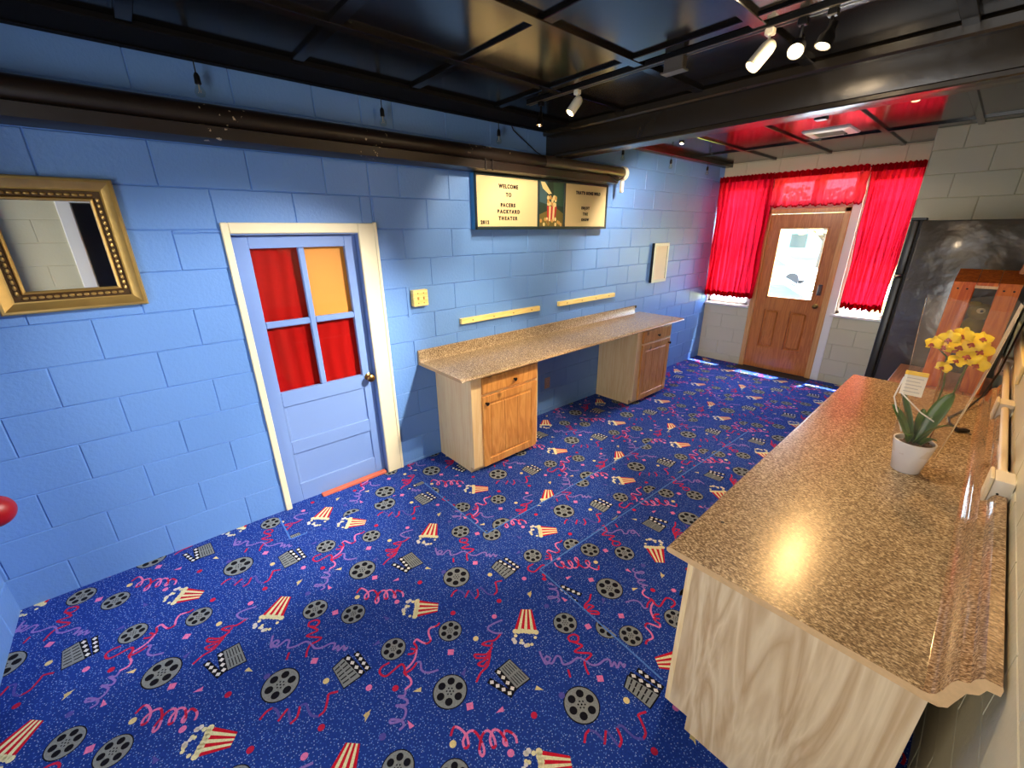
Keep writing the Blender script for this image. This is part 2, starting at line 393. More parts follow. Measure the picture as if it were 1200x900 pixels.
# ------------------------------------------------------------------ floor with the printed carpet
FLOORM = [None] * 12
def carpet_mat(name, c, rough=0.95, specks=False):
    m = bpy.data.materials.new(name); m.use_nodes = True; n = m.node_tree.nodes; l = m.node_tree.links
    p = n['Principled BSDF']; p.inputs['Roughness'].default_value = rough; p.inputs['Specular IOR Level'].default_value = 0.15
    tc = n.new('ShaderNodeTexCoord')
    no = n.new('ShaderNodeTexNoise'); no.inputs['Scale'].default_value = 170; no.inputs['Detail'].default_value = 3
    l.new(tc.outputs['Object'], no.inputs['Vector'])
    mx = n.new('ShaderNodeMix'); mx.data_type = 'RGBA'; a = lin(c)
    mx.inputs[6].default_value = (*[v * 0.55 for v in a], 1); mx.inputs[7].default_value = (*[min(1, v * 1.5) for v in a], 1)
    l.new(no.outputs['Fac'], mx.inputs[0]); out = mx.outputs[2]
    if specks:
        for sc, th, colr in ((95, 0.19, (92, 132, 206)), (60, 0.11, (160, 178, 218))):
            vo = n.new('ShaderNodeTexVoronoi'); vo.inputs['Scale'].default_value = sc; vo.voronoi_dimensions = '2D'
            l.new(tc.outputs['Object'], vo.inputs['Vector'])
            sp = n.new('ShaderNodeSeparateColor'); l.new(vo.outputs['Color'], sp.inputs[0])
            lt = n.new('ShaderNodeMath'); lt.operation = 'LESS_THAN'; lt.inputs[1].default_value = th; l.new(vo.outputs['Distance'], lt.inputs[0])
            g = n.new('ShaderNodeMath'); g.operation = 'GREATER_THAN'; g.inputs[1].default_value = 0.45; l.new(sp.outputs[0], g.inputs[0])
            mm = n.new('ShaderNodeMath'); mm.operation = 'MULTIPLY'; l.new(lt.outputs[0], mm.inputs[0]); l.new(g.outputs[0], mm.inputs[1])
            mk = n.new('ShaderNodeMix'); mk.data_type = 'RGBA'; mk.inputs[7].default_value = rgba(colr)
            l.new(mm.outputs[0], mk.inputs[0]); l.new(out, mk.inputs[6]); out = mk.outputs[2]
    l.new(out, p.inputs['Base Color'])
    b_ = n.new('ShaderNodeBump'); b_.inputs['Strength'].default_value = 0.5; b_.inputs['Distance'].default_value = 0.003
    l.new(no.outputs['Fac'], b_.inputs['Height']); l.new(b_.outputs[0], p.inputs['Normal'])
    return m
CK = ['base', 'grey', 'black', 'white', 'red', 'cream', 'pink', 'violet', 'purple', 'yellow', 'crimson', 'seam']
CC = [(27, 57, 140), (128, 134, 134), (16, 16, 24), (226, 224, 216), (188, 22, 44), (236, 222, 170), (214, 118, 168), (132, 108, 184), (84, 78, 160), (218, 198, 140), (182, 32, 66), (78, 122, 196)]
FM = [carpet_mat('carpet_' + k, c, specks=(k == 'base')) for k, c in zip(CK, CC)]
KI = {k: i for i, k in enumerate(CK)}
STREAMS = [
  ('p', [(0.124, 0.007), (0.108, 0.031), (0.125, 0.046), (0.163, 0.052), (0.195, 0.039), (0.194, 0.024), (0.17, 0.031), (0.159, 0.062), (0.171, 0.083), (0.211, 0.084), (0.249, 0.072), (0.256, 0.056), (0.233, 0.061), (0.203, 0.097), (0.204, 0.124), (0.235, 0.127), (0.263, 0.115), (0.261, 0.103), (0.234, 0.111), (0.217, 0.139), (0.235, 0.156), (0.273, 0.155), (0.291, 0.147), (0.275, 0.143), (0.25, 0.172), (0.27, 0.187), (0.291, 0.19), (0.309, 0.181)]),
  ('p', [(0.574, 0.239), (0.579, 0.22), (0.569, 0.186), (0.594, 0.167), (0.626, 0.159), (0.629, 0.135), (0.602, 0.12), (0.579, 0.111), (0.586, 0.092), (0.614, 0.091), (0.653, 0.062), (0.67, 0.031), (0.678, -0.005), (0.694, -0.01), (0.725, -0.003), (0.749, -0.012), (0.752, -0.04)]),
  ('v', [(0.752, 0.86), (0.773, 0.845), (0.758, 0.824), (0.794, 0.843), (0.81, 0.832), (0.786, 0.8), (0.82, 0.823), (0.844, 0.81), (0.85, 0.789), (0.833, 0.755), (0.821, 0.761), (0.85, 0.789), (0.873, 0.789), (0.876, 0.77)]),
  ('r', [(0.599, 0.86), (0.596, 0.827), (0.614, 0.809), (0.645, 0.821), (0.645, 0.854), (0.641, 0.897), (0.663, 0.903), (0.688, 0.893), (0.692, 0.926), (0.681, 0.953)]),
  ('v', [(0.681, 0.053), (0.689, 0.067), (0.725, 0.053), (0.754, 0.068), (0.772, 0.107)]),
  ('r', [(0.619, 0.044), (0.631, 0.063), (0.622, 0.079), (0.603, 0.067)]),
  ('v', [(0.766, 0.482), (0.752, 0.43), (0.757, 0.399), (0.798, 0.41), (0.821, 0.436)]),
  ('r', [(0.819, 0.429), (0.827, 0.387), (0.81, 0.357), (0.804, 0.328), (0.836, 0.353), (0.829, 0.367)]),
  ('r', [(0.846, 0.354), (0.856, 0.312), (0.822, 0.273), (0.84, 0.268), (0.867, 0.304), (0.858, 0.336)]),
  ('r', [(0.875, 0.314), (0.87, 0.277), (0.868, 0.255), (0.892, 0.268), (0.885, 0.294)]),
  ('r', [(-0.033, 0.325), (0.002, 0.284), (0.007, 0.241), (0.026, 0.203)]),
  ('v', [(0.108, 0.505), (0.134, 0.493), (0.17, 0.484), (0.164, 0.517), (0.146, 0.512), (0.152, 0.493), (0.184, 0.505), (0.174, 0.544), (0.189, 0.556), (0.22, 0.541), (0.237, 0.57), (0.243, 0.612), (0.271, 0.628), (0.306, 0.634), (0.325, 0.66), (0.33, 0.696), (0.345, 0.713), (0.369, 0.695), (0.366, 0.721), (0.39, 0.709), (0.383, 0.74), (0.407, 0.733), (0.403, 0.749)]),
  ('r', [(0.168, 0.649), (0.147, 0.658), (0.153, 0.688), (0.176, 0.697), (0.19, 0.674), (0.172, 0.654), (0.209, 0.673), (0.22, 0.67), (0.214, 0.626), (0.24, 0.645), (0.271, 0.674), (0.277, 0.651), (0.275, 0.623), (0.3, 0.602), (0.324, 0.591)]),
  ('r', [(0.478, 0.373), (0.463, 0.399), (0.464, 0.421)]),
  ('u', [(0.464, 0.421), (0.486, 0.432), (0.525, 0.433)]),
  ('r', [(0.531, 0.426), (0.508, 0.465)]),
  ('u', [(0.508, 0.469), (0.534, 0.465), (0.567, 0.46)]),
  ('r', [(0.573, 0.46), (0.565, 0.486), (0.531, 0.506)]),
  ('u', [(0.53, 0.508), (0.537, 0.527), (0.569, 0.527), (0.598, 0.531), (0.618, 0.549)]),
  ('r', [(0.618, 0.549), (0.613, 0.576), (0.575, 0.601), (0.559, 0.611), (0.573, 0.642)]),
  ('r', [(0.252, 0.538), (0.279, 0.521)]),
]
CONFETTI = [('sp', 0.74, 0.196), ('sp', 0.087, 0.124), ('sp', 0.173, 0.775), ('cp', 0.645, 0.747), ('cp', 0.319, 0.141), ('cp', 0.725, 0.466), ('cr', 0.721, 0.83), ('cr', 0.57, 0.322), ('cr', 0.668, 0.545), ('cr', 0.284, 0.296), ('cy', 0.153, 0.897), ('cy', 0.761, 0.323), ('cy', 0.496, 0.621), ('ty', 0.79, 0.899), ('ty', 0.744, 0.693), ('ty', 0.223, 0.381), ('ty', 0.741, 0.698), ('tp', 0.889, 0.811), ('tp', 0.18, 0.209), ('cu', 0.855, 0.709), ('cu', 0.306, 0.436), ('tu', 0.859, 0.187), ('tu', 0.376, 0.057), ('tu', 0.471, 0.861), ('sp', 0.369, 0.613)]

def circ(x, y, r, n=14, sx=1.0, rot=0.0):
    return [(x + r * sx * math.cos(2 * math.pi * k / n + rot), y + r * math.sin(2 * math.pi * k / n + rot)) for k in range(n)]
def tile_polys():
    L = []   # (colour, layer, convex polygon)
    add = lambda c, lay, p: L.append((c, lay, p))
    for (x, y, r) in [(.240, .841, .055), (.384, .470, .070), (.550, .006, .053), (.645, .255, .053), (.884, .096, .068), (.085, .706, .056)]:
        add('black', 1, circ(x, y, r * 1.07, 28)); add('grey', 2, circ(x, y, r, 28))
        a0 = 0.35
        for k in range(6):
            a = a0 + k * math.pi / 3
            add('black', 3, circ(x + 0.62 * r * math.cos(a), y + 0.62 * r * math.sin(a), r * 0.235, 12))
            add('black', 3, circ(x + 0.20 * r * math.cos(a + .5), y + 0.20 * r * math.sin(a + .5), r * 0.055, 6))
        add('black', 3, circ(x, y, r * 0.06, 6))
    def popcorn(kx, ky, nx, ny, wide, narrow):
        ax = Vector((nx - kx, ny - ky)); ln = ax.length; ax = ax / ln; sd = Vector((-ax.y, ax.x)); k = Vector((kx, ky))
        def q(t, s_): v = k + ax * (t * ln) + sd * s_; return (v.x, v.y)
        n = 7
        for i in range(n):
            f0, f1 = -1 + 2 * i / n, -1 + 2 * (i + 1) / n
            add('red' if i % 2 == 0 else 'cream', 2, [q(0.08, wide * f0), q(0.08, wide * f1), q(1.0, narrow * f1), q(1.0, narrow * f0)])
        rr = random.Random(3)
        for i in range(7):
            f = -1 + 2 * i / 6
            v = q(0.06 + 0.05 * rr.random(), wide * f * 0.9); add('cream', 3, circ(v[0], v[1], 0.0135, 8))
        for i in range(12):
            v = q(-0.10 - 0.36 * rr.random(), wide * (2.3 * rr.random() - 1.15)); add('white' if i % 2 else 'cream', 3, circ(v[0], v[1], 0.0075 + 0.004 * rr.random(), 6))
    popcorn(.418, .188, .491, .283, .052, .026)
    popcorn(.898, .519, .801, .616, .056, .028)
    def clapper(c4, s1, s2, w_):
        c4 = [Vector(p) for p in c4]; cen = sum(c4, Vector((0, 0))) / 4
        add('black', 1, [tuple(cen + (p - cen) * 1.09) for p in c4]); add('grey', 2, [tuple(p) for p in c4])
        for i in range(5):                       # dark writing lines on the slate
            t0 = 0.12 + i * 0.17
            a, d = c4[0].lerp(c4[3], t0), c4[1].lerp(c4[2], t0); a2, d2 = c4[0].lerp(c4[3], t0 + 0.05), c4[1].lerp(c4[2], t0 + 0.05)
            for u0, u1 in ((0.06, 0.46), (0.54, 0.94)):
                add('black', 3, [tuple(a.lerp(d, u0)), tuple(a.lerp(d, u1)), tuple(a2.lerp(d2, u1)), tuple(a2.lerp(d2, u0))])
        for (p, q) in (s1, s2):
            p, q = Vector(p), Vector(q); d = (q - p); n_ = Vector((-d.y, d.x)).normalized() * w_
            add('black', 2, [tuple(p + n_), tuple(p - n_), tuple(q - n_), tuple(q + n_)])
            for k in range(4):
                c = p + d * (0.14 + 0.24 * k); e = d * 0.085
                add('white', 3, [tuple(c - e + n_ * .1), tuple(c - e * .2 - n_ * .8), tuple(c + e - n_ * .1), tuple(c + e * .2 + n_ * .8)])
    clapper([(.046, .376), (.166, .383), (.160, .314), (.046, .314)], ((.040, .302), (.166, .300)), ((.055, .246), (.172, .284)), .013)
    clapper([(.460, .662), (.443, .714), (.572, .740), (.575, .667)], ((.440, .728), (.574, .752)), ((.452, .768), (.572, .778)), .012)
    CM = {'p': 'pink', 'v': 'violet', 'r': 'crimson', 'u': 'purple'}
    for c, pts in STREAMS:
        P = [Vector(p) for p in pts]
        # Catmull-Rom smoothing
        Q = []
        for i in range(len(P) - 1):
            p0, p1, p2, p3 = P[max(i - 1, 0)], P[i], P[i + 1], P[min(i + 2, len(P) - 1)]
            for t in (0, .33, .66):
                Q.append(0.5 * ((2 * p1) + (p2 - p0) * t + (2 * p0 - 5 * p1 + 4 * p2 - p3) * t * t + (3 * p1 - p0 - 3 * p2 + p3) * t ** 3))
        Q.append(P[-1])
        for i, (a, d) in enumerate(zip(Q, Q[1:])):
            v = d - a
            if v.length < 1e-5: continue
            hw = 0.0046; n_ = Vector((-v.y, v.x)).normalized() * hw; e = v.normalized() * 0.002
            col = CM[c] if c != 'p' else ('pink' if (i // 4) % 3 else 'crimson')
            add(col, 1 + 0.1 * (i % 5), [tuple(a - e + n_), tuple(a - e - n_), tuple(d + e - n_), tuple(d + e + n_)])
    for i, (k, x, y) in enumerate(CONFETTI):
        col = {'p': 'pink', 'r': 'crimson', 'y': 'yellow', 'u': 'purple'}[k[1]]; r0 = i * 1.3
        if k[0] == 's': add(col, 2, circ(x, y, 0.019, 4, rot=.1 + .2 * (i % 3)))
        elif k[0] == 'c': add(col, 2, circ(x, y, 0.0135, 10))
        else: add(col, 2, [(x + .023 * math.cos(r0), y + .023 * math.sin(r0)), (x + .016 * math.cos(r0 + 2.2), y + .016 * math.sin(r0 + 2.2)), (x + .016 * math.cos(r0 + 3.6), y + .016 * math.sin(r0 + 3.6))])
    return L
def clip(poly, x0, y0, x1, y1):
    for ax, lim, sg in ((0, x0, 1), (0, x1, -1), (1, y0, 1), (1, y1, -1)):
        out = []
        for i in range(len(poly)):
            a, d = poly[i - 1], poly[i]; ia, id_ = (a[ax] - lim) * sg >= 0, (d[ax] - lim) * sg >= 0
            if ia != id_:
                t = (lim - a[ax]) / (d[ax] - a[ax]); out.append((a[0] + t * (d[0] - a[0]), a[1] + t * (d[1] - a[1])))
            if id_: out.append(d)
        poly = out
        if len(poly) < 3: return []
    return poly
fb = B()
FX0, FX1, FY0, FY1 = -0.1, XR + 0.02, -2.2, YF + 0.12
fb.poly([(FX0, FY0, fz(FY0)), (FX1, FY0, fz(FY0)), (FX1, FY1, fz(FY1)), (FX0, FY1, fz(FY1))], 0)
TP = tile_polys()
# carpet pieces: rectangle, pattern origin, turned half round or not
SHEETS = [((0.34, -0.42, 1.56, 1.74), (0, 0), 1), ((1.56, -0.42, XR, 1.74), (0, 0), 1), ((1.115, 1.74, 1.56, YF), (0, 0), 1), ((0.0, -0.42, 0.34, 0.76), (0, 0), 1),
          ((0.0, 0.76, 0.34, 1.72), (.261, .443), 1), ((0.34, 1.72, 1.115, 1.74), (0, 0), 1), ((0.0, 1.72, 1.115, YF), (.233, .859), 1),
          ((1.56, 1.74, XR, YF), (1.885, 2.045), -1)]
PD = 0.9
for (x0, y0, x1, y1), (ox, oy), sg in SHEETS:
    i0, i1 = math.floor((x0 - ox) * 1 / PD) - 2, math.ceil((x1 - ox) / PD) + 2
    j0, j1 = math.floor((y0 - oy) / PD) - 2, math.ceil((y1 - oy) / PD) + 2
    for i in range(i0, i1 + 1):
        for j in range(j0, j1 + 1):
            dx, dy = ox + i * PD, oy + j * PD
            if dx + 1.2 < x0 and sg > 0 or dx - 1.2 > x1: continue
            for c, lay, p in TP:
                q = clip([(dx + sg * v[0], dy + sg * v[1]) for v in p], x0, y0, x1, y1)
                if len(q) >= 3:
                    fb.poly([(v[0], v[1], fz(v[1]) + 0.0004 * lay) for v in q], KI[c])
for (xa, ya, xb, yb) in [(1.56, 1.76, 2.35, 1.71), (1.556, 1.76, 1.64, 4.6), (0.34, 1.72, 1.112, 1.722), (1.112, 1.72, 1.125, 3.6), (0.34, 0.76, 0.345, 0.86), (0.06, 0.764, 0.34, 0.76)]:
    a, d = Vector((xa, ya)), Vector((xb, yb)); n_ = (d - a).normalized(); n_ = Vector((-n_.y, n_.x)) * 0.0045
    fb.poly([(v.x, v.y, fz(v.y) + 0.0018) for v in (a + n_, a - n_, d - n_, d + n_)], KI['seam'])
for f in fb.bm.faces:
    f.normal_update()
    if f.normal.z < 0: f.normal_flip()
struct('floor', fb, FM, smooth=False, recalc=False)
# dark entrance strip in front of the far door
b = B(); b.box((0.64, 6.72, fz(6.8) - 0.004), (1.56, 6.935, fz(6.8) + 0.003), 0.002)
tag(obj('door_mat', b, mat('dark_brown_mat', (52, 40, 34), 0.9, bump=0.5, bscale=150)), 'dark brown entrance mat in front of the wooden door', 'mat')

# ------------------------------------------------------------------ ceiling
def ceiling_bay(name, y0, y1, z, xs, ys, hw=0.028, t=0.018):
    b = B(); b.box((-0.02, y0, z), (XR + 0.02, y1, z + 0.06))
    for x in xs: b.box((x - hw, y0, z - t), (x + hw, y1, z + 0.002), 0.003)
    for y in ys: b.box((0.0, y - hw, z - t + .003), (XR, y + hw, z + 0.002), 0.003)
    return struct(name, b, BLACK, angle=20)
ceiling_bay('ceiling', -0.5, 3.40, ZC, (0.79, 1.36, 1.94, 2.53), (0.62, 1.27, 1.92, 2.56))
b = B(); b.box((-0.01, -0.5, ZC - .024), (0.29, 3.36, ZC + .002), .003); struct('trim_9', b, mat('matte_black_paint', (13, 11, 10), .75, spec=.15))
ceiling_bay('ceiling_far_bay', 3.40, YF + 0.1, ZF, (0.61, 1.20, 1.86, 2.46), (4.60, 5.94), hw=0.022)
b = B(); b.box((-0.01, 3.35, 2.405), (XR + 0.01, 3.57, ZF), 0.012, 2); b.box((-0.005, 3.342, 2.395), (XR, 3.41, 2.425), 0.006)
b.box((0.0, 3.30, 2.565), (XR, 3.36, ZC), 0.01)
struct('ceiling_beam', b, BEAMB)
b = B(); b.box((0.0, 3.575, 2.52), (XR, 3.62, 2.555), 0.004); struct('trim_1', b, CHROME)
# ------------------------------------------------------------------ blue panelled door (left wall)
d1 = skel('door_1', (-0.05, 1.22, fz(1.2)))
XD = -0.045
def slab(b, y0, y1, z0, z1, th=0.035, bev=0.003): b.box((XD - th, y0, z0), (XD, y1, z1), bev)
b = B()
Z0, Z1 = -0.012, 1.795
slab(b, .868, .95, Z0, Z1); slab(b, 1.503, 1.580, Z0, Z1); slab(b, .95, 1.503, 1.725, Z1)
slab(b, .95, 1.503, .72, .822); slab(b, .95, 1.503, .365, .462); slab(b, .95, 1.503, Z0, .13)
for (a, c) in ((.462, .72), (.13, .365)):
    b.box((XD - .03, .95, a), (XD - .012, 1.503, c))
    b.prism([(XD, .95, a), (XD, .95, c), (XD - .012, .964, c - .014), (XD - .012, .964, a + .014)], (0, 0.0005, 0))
obj('slab', b, DOORB, d1)
b = B(); slab(b, 1.21, 1.247, .822, 1.725, .03, .006); slab(b, .95, 1.21, 1.25, 1.29, .03, .006); slab(b, 1.247, 1.503, 1.25, 1.29, .03, .006)
obj('muntin', b, DOORB, d1)
b = B(); b.box((XD - .022, .95, .822), (XD - .019, 1.503, 1.725)); obj('glass', b, GLASS, d1)
def folds(u, v, y0, y1, z0, z1, x, amp, n): return (x + amp * math.sin(u * n * 6.28 + 1.5 * math.sin(v * 4)), y0 + u * (y1 - y0), z0 + v * (z1 - z0))
b = B(); b.grid(lambda u, v: folds(u, v, .94, 1.225, .81, 1.735, XD - .05, .006, 3.3), 60, 6)
b.grid(lambda u, v: folds(u, v, 1.23, 1.51, .81, 1.27, XD - .05, .006, 3.1), 60, 6); obj('cloth_panel', b, REDC, d1)['label'] = 'red cloth behind three of the panes'
b = B(); b.box((XD - .05, 1.24, 1.27), (XD - .045, 1.51, 1.735)); obj('card_panel', b, ORC, d1)['label'] = 'orange card behind the upper right pane'
b = B(); b.box((XD - .10, .80, -.1), (XD - .095, 1.66, 1.86)); obj('backing_board', b, mat('dark_closet', (60, 22, 20), 0.9), d1)
b = B(); b.lathe([(.0, .0), (.026, .0), (.028, .006), (.014, .012), (.012, .03), (.02, .036), (.028, .048), (.027, .06), (.016, .068), (0, .07)], (XD, 1.541, .801), (1, 0, 0), 20)
k = obj('knob', b, BRASS, d1); k['label'] = 'aged brass knob'
b = B(); b.box((-.11, .861, -.04), (0.0, .866, 1.81)); b.box((-.11, 1.582, -.04), (0.0, 1.585, 1.81)); b.box((-.11, .861, 1.80), (0.0, 1.585, 1.812)); obj('jamb', b, DOORB, d1)
b = B(); b.box((-.002, .824, fz(.8)), (.016, .861, 1.866), .004); b.box((-.002, 1.583, fz(1.6)), (.018, 1.704, 1.866), .004); b.box((-.002, .861, 1.808), (.017, 1.583, 1.866), .004)
b.box((-.002, 1.690, fz(1.6)), (.024, 1.712, 1.872), .004)
struct('trim_2', b, TRIMW)
b = B(); b.box((-.03, 1.07, fz(1.1) - .005), (.012, 1.565, fz(1.1) + .016), .003); struct('trim_3', b, REDW)

# ------------------------------------------------------------------ far wall: windows, door, outside trim
def window(name, x0, x1, z0, z1, rail=None, sill=True):
    r = skel(name, ((x0 + x1) / 2, YF + .05, z0)); b = B(); t = .04
    for a, c in (((x0, YF + .03, z0), (x0 + t, YF + .1, z1)), ((x1 - t, YF + .03, z0), (x1, YF + .1, z1)), ((x0, YF + .03, z0), (x1, YF + .1, z0 + t)), ((x0, YF + .03, z1 - t), (x1, YF + .1, z1))): b.box(a, c, .004)
    if rail: b.box((x0, YF + .04, rail - .02), (x1, YF + .09, rail + .02), .004)
    obj('sash_frame', b, WHITE, r)
    b = B(); b.box((x0 + t, YF + .06, z0 + t), (x1 - t, YF + .064, z1 - t)); obj('glass', b, GLASS, r)
    if sill:
        b = B(); b.box((x0 - .04, YF - .035, z0 - .035), (x1 + .03, YF + .05, z0), .006); obj('sill', b, WHITE, r)
    return r
window('window_1', .02, .60, .775, 2.36, 1.60)
window('window_2', 1.64, 2.14, .79, 2.36, 1.60)
window('window_3', .72, 1.14, 2.10, 2.40, None, False)
window('window_4', 1.18, 1.56, 2.10, 2.40, None, False)
b = B(); b.box((1.553, YF - .012, fz(7)), (1.64, YF + .01, 2.40), .004); b.box((.60, YF - .010, .74), (.632, YF + .01, 2.4), .004); struct('trim_4', b, WHITE)
b = B(); b.box((0.0, YF - .012, .775), (.024, YF + .004, 2.42), .003); struct('trim_5', b, WHITE)
d2 = skel('door_2', (1.09, YF, fz(YF)))
b = B(); y0, y1 = YF + .0, YF + .042; zb = fz(YF) + .012
for a, c in (((.702, zb), (.838, 1.985)), ((1.365, zb), (1.488, 1.985)), ((.838, 1.815), (1.365, 1.985)), ((.838, .755), (1.365, .925)), ((.838, zb), (1.365, .225)), ((1.03, .225), (1.155, .755))):
    b.box((a[0], y0, a[1]), (c[0], y1, c[1]))
b.box((.83, y0 + .024, .2), (1.37, y1 - .004, .78))
for (xa, xb) in ((.838, 1.03), (1.155, 1.365)):
    b.box((xa + .022, y0 + .004, .247), (xb - .022, y0 + .034, .733), .02)
obj('slab', b, OAKD, d2)
b = B()
for a, c in (((.826, .913), (.846, 1.827)), ((1.355, .913), (1.376, 1.827)), ((.826, 1.806), (1.376, 1.827)), ((.826, .913), (1.376, .934))): b.box((a[0], y0 - .008, a[1]), (c[0], y0 + .006, c[1]), .004)
obj('glass_bead', b, OAKD, d2)
b = B(); b.box((.84, y0 + .018, .92), (1.37, y0 + .022, 1.82)); obj('glass', b, GLASS, d2)
b = B(); b.lathe([(0, 0), (.03, 0), (.03, .006), (.013, .012), (.012, .03), (.026, .045), (.027, .058), (.014, .066), (0, .067)], (1.425, y0, .86), (0, -1, 0), 18); obj('knob', b, BRASS, d2)['label'] = 'brass door knob'
b = B(); b.box((1.405, y0 - .03, 1.0), (1.452, y0, 1.135), .006); b.box((1.415, y0 - .036, 1.02), (1.442, y0 - .028, 1.115), .004); obj('keypad_lock', b, mat('grey_lock', (92, 84, 84), .35, metal=.5), d2)['label'] = 'grey keypad lock box'
b = B(); b.box((.636, YF - .022, fz(YF)), (.700, YF + .06, 2.045), .006); b.box((1.490, YF - .022, fz(YF)), (1.555, YF + .06, 2.045), .006); b.box((.636, YF - .022, 1.99), (1.555, YF + .06, 2.045), .006)
b.box((.70, YF + .03, fz(YF)), (1.49, YF + .1, fz(YF) + .015))
struct('trim_6', b, OAKF)

# ------------------------------------------------------------------ curtains
def curtain(name, label, x0, x1, ztop, zbot, nf, seed, m, spread=0.0, y=6.855, amp=.022):
    rnd = random.Random(seed); ph = [rnd.uniform(0, 6.28) for _ in range(6)]
    root = thing(name, label, 'curtain', ((x0 + x1) / 2, y, zbot), 'red curtains on the far wall')
    def fn(u, v, zb=zbot, zt=ztop, dy=0.0):
        k = 1 - v
        off = amp * (0.5 + .5 * k) * (math.sin(6.28 * nf * u + ph[0] + .5 * math.sin(5 * k + ph[1])) + .5 * math.sin(6.28 * nf * 2.3 * u + ph[2] + .4 * k) + .35 * math.sin(6.28 * nf * .37 * u + ph[3]))
        xx = x0 + u * (x1 - x0) + spread * k * (u - .5) + .006 * math.sin(13 * k + 20 * u + ph[4])
        zz = zb + v * (zt - zb) + (.010 * math.sin(6.28 * nf * u + ph[5]) + .006 * math.sin(6.28 * nf * 2.7 * u)) * k
        return (xx, y + off + dy, zz)
    b = B(); b.grid(lambda u, v: fn(u, v), int(nf * 24), 26); obj('drape', b, m, root, angle=180, recalc=False)
    b = B(); b.grid(lambda u, v: fn(u, v * .045, dy=-.003), int(nf * 24), 2); obj('bottom_hem', b, HEM, root, angle=180, recalc=False)
    def hd(u, v):
        p = fn(u, 1); return (p[0], y - .014 + .012 * math.sin(6.28 * nf * 3 * u) * (1 if v in (0, 1) else .6), ztop - .045 + .07 * v + .006 * math.sin(6.28 * nf * 1.7 * u + seed) * v)
    b = B(); b.grid(hd, int(nf * 24), 4); obj('rod_pocket', b, HEM, root, angle=180, recalc=False)
    return root
curtain('sheer_curtain', 'long red sheer curtain left of the wooden door beside the blue wall', .005, .69, 2.455, .885, 9, 1, CURT, amp=.042, y=6.83)
curtain('sheer_curtain', 'long red sheer curtain right of the wooden door beside the black fridge', 1.665, 2.13, 2.44, .885, 7, 2, CURT, spread=-.07, amp=.042, y=6.83)
curtain('curtain_valance', 'short red sheer valance hanging above the wooden door', .70, 1.655, 2.45, 2.07, 9, 3, VAL, y=6.81, amp=.018)
b = B(); b.tube([(.0, 6.868, 2.462), (2.17, 6.868, 2.452)], .008, 8); tag(obj('curtain_rod', b, DARKM), 'thin dark rod carrying the red curtains across the far wall', 'curtain rod')

# ------------------------------------------------------------------ black projector screen case under the ceiling along the blue wall
t = thing('screen_case', 'long black rolled screen case mounted high on the blue wall with pale end cap', 'screen case', (0, 2.0, 2.235))
b = B(); b.prism([(.001, -.41, 2.238), (.13, -.41, 2.235), (.165, -.41, 2.245), (.172, -.41, 2.297), (.15, -.41, 2.306), (.001, -.41, 2.31)], (0, 4.62, 0)); obj('lower_rail', b, DUCT, t)
b = B(); b.tube([(.105, -.41, 2.348), (.105, 4.36, 2.348)], .055, 20); obj('roller_tube', b, DUCT, t)
b = B(); b.tube([(.10, 2.55, 2.402), (.165, 2.55, 2.385)], .006, 6); b.box((.0, 2.535, 2.30), (.178, 2.55, 2.312), .002); b.box((.168, 2.535, 2.235), (.178, 2.55, 2.312), .002); b.box((.0, 2.60, 2.30), (.178, 2.612, 2.312), .002); b.box((.168, 2.60, 2.235), (.178, 2.612, 2.312), .002); obj('clamp', b, DUCT, t)
b = B(); b.tube([(.105, 3.2, 2.348), (.105, 4.33, 2.348)], .0555, 20); obj('tube_end', b, mat('rubbed_bronze_tube', (120, 108, 92), .28, metal=.6), t)['label'] = 'rubbed shiny end of the tube'
b = B(); b.lathe([(0, 0), (.062, 0), (.066, .01), (.066, .045), (.05, .06), (0, .062)], (.105, 4.33, 2.345), (0, 1, 0), 24); b.box((.085, 4.34, 2.17), (.125, 4.372, 2.30), .008); obj('end_cap', b, WARMW, t)['label'] = 'cream end cap'
b = B(); b.tube([(.16, 4.04, 2.31), (.18, 4.10, 2.285), (.17, 4.18, 2.26), (.17, 4.26, 2.29), (.15, 4.30, 2.30)], .008, 8); obj('wire', b, BLKP, t)

# ------------------------------------------------------------------ marquee letter-board sign
t = thing('welcome_sign', 'teal framed cream letter board sign on the blue wall under the screen case', 'sign', (0, 3.35, 1.82))
SY0, SY1, SZ0, SZ1 = 2.515, 4.178, 1.822, 2.232
b = B(); b.box((.001, SY0, SZ0), (.052, SY1, SZ1), .004); obj('case', b, TEAL, t)
b = B()
for a, c in (((SY0, SZ1 - .018), (SY1, SZ1)), ((SY0, SZ0), (SY1, SZ0 + .024)), ((SY0, SZ0), (SY0 + .010, SZ1)), ((SY1 - .022, SZ0), (SY1, SZ1)), ((3.185, SZ0), (3.207, SZ1)), ((3.522, SZ0), (3.545, SZ1))): b.box((.05, a[0], a[1]), (.076, c[0], c[1]), .003)
obj('face_frame', b, TEALD, t)
for (ya, yb) in ((SY0 + .008, 3.19), (3.54, SY1 - .02)):
    b = B(); b.box((.05, ya, SZ0 + .02), (.068, yb, SZ1 - .015)); obj('letter_panel', b, BOARD, t)
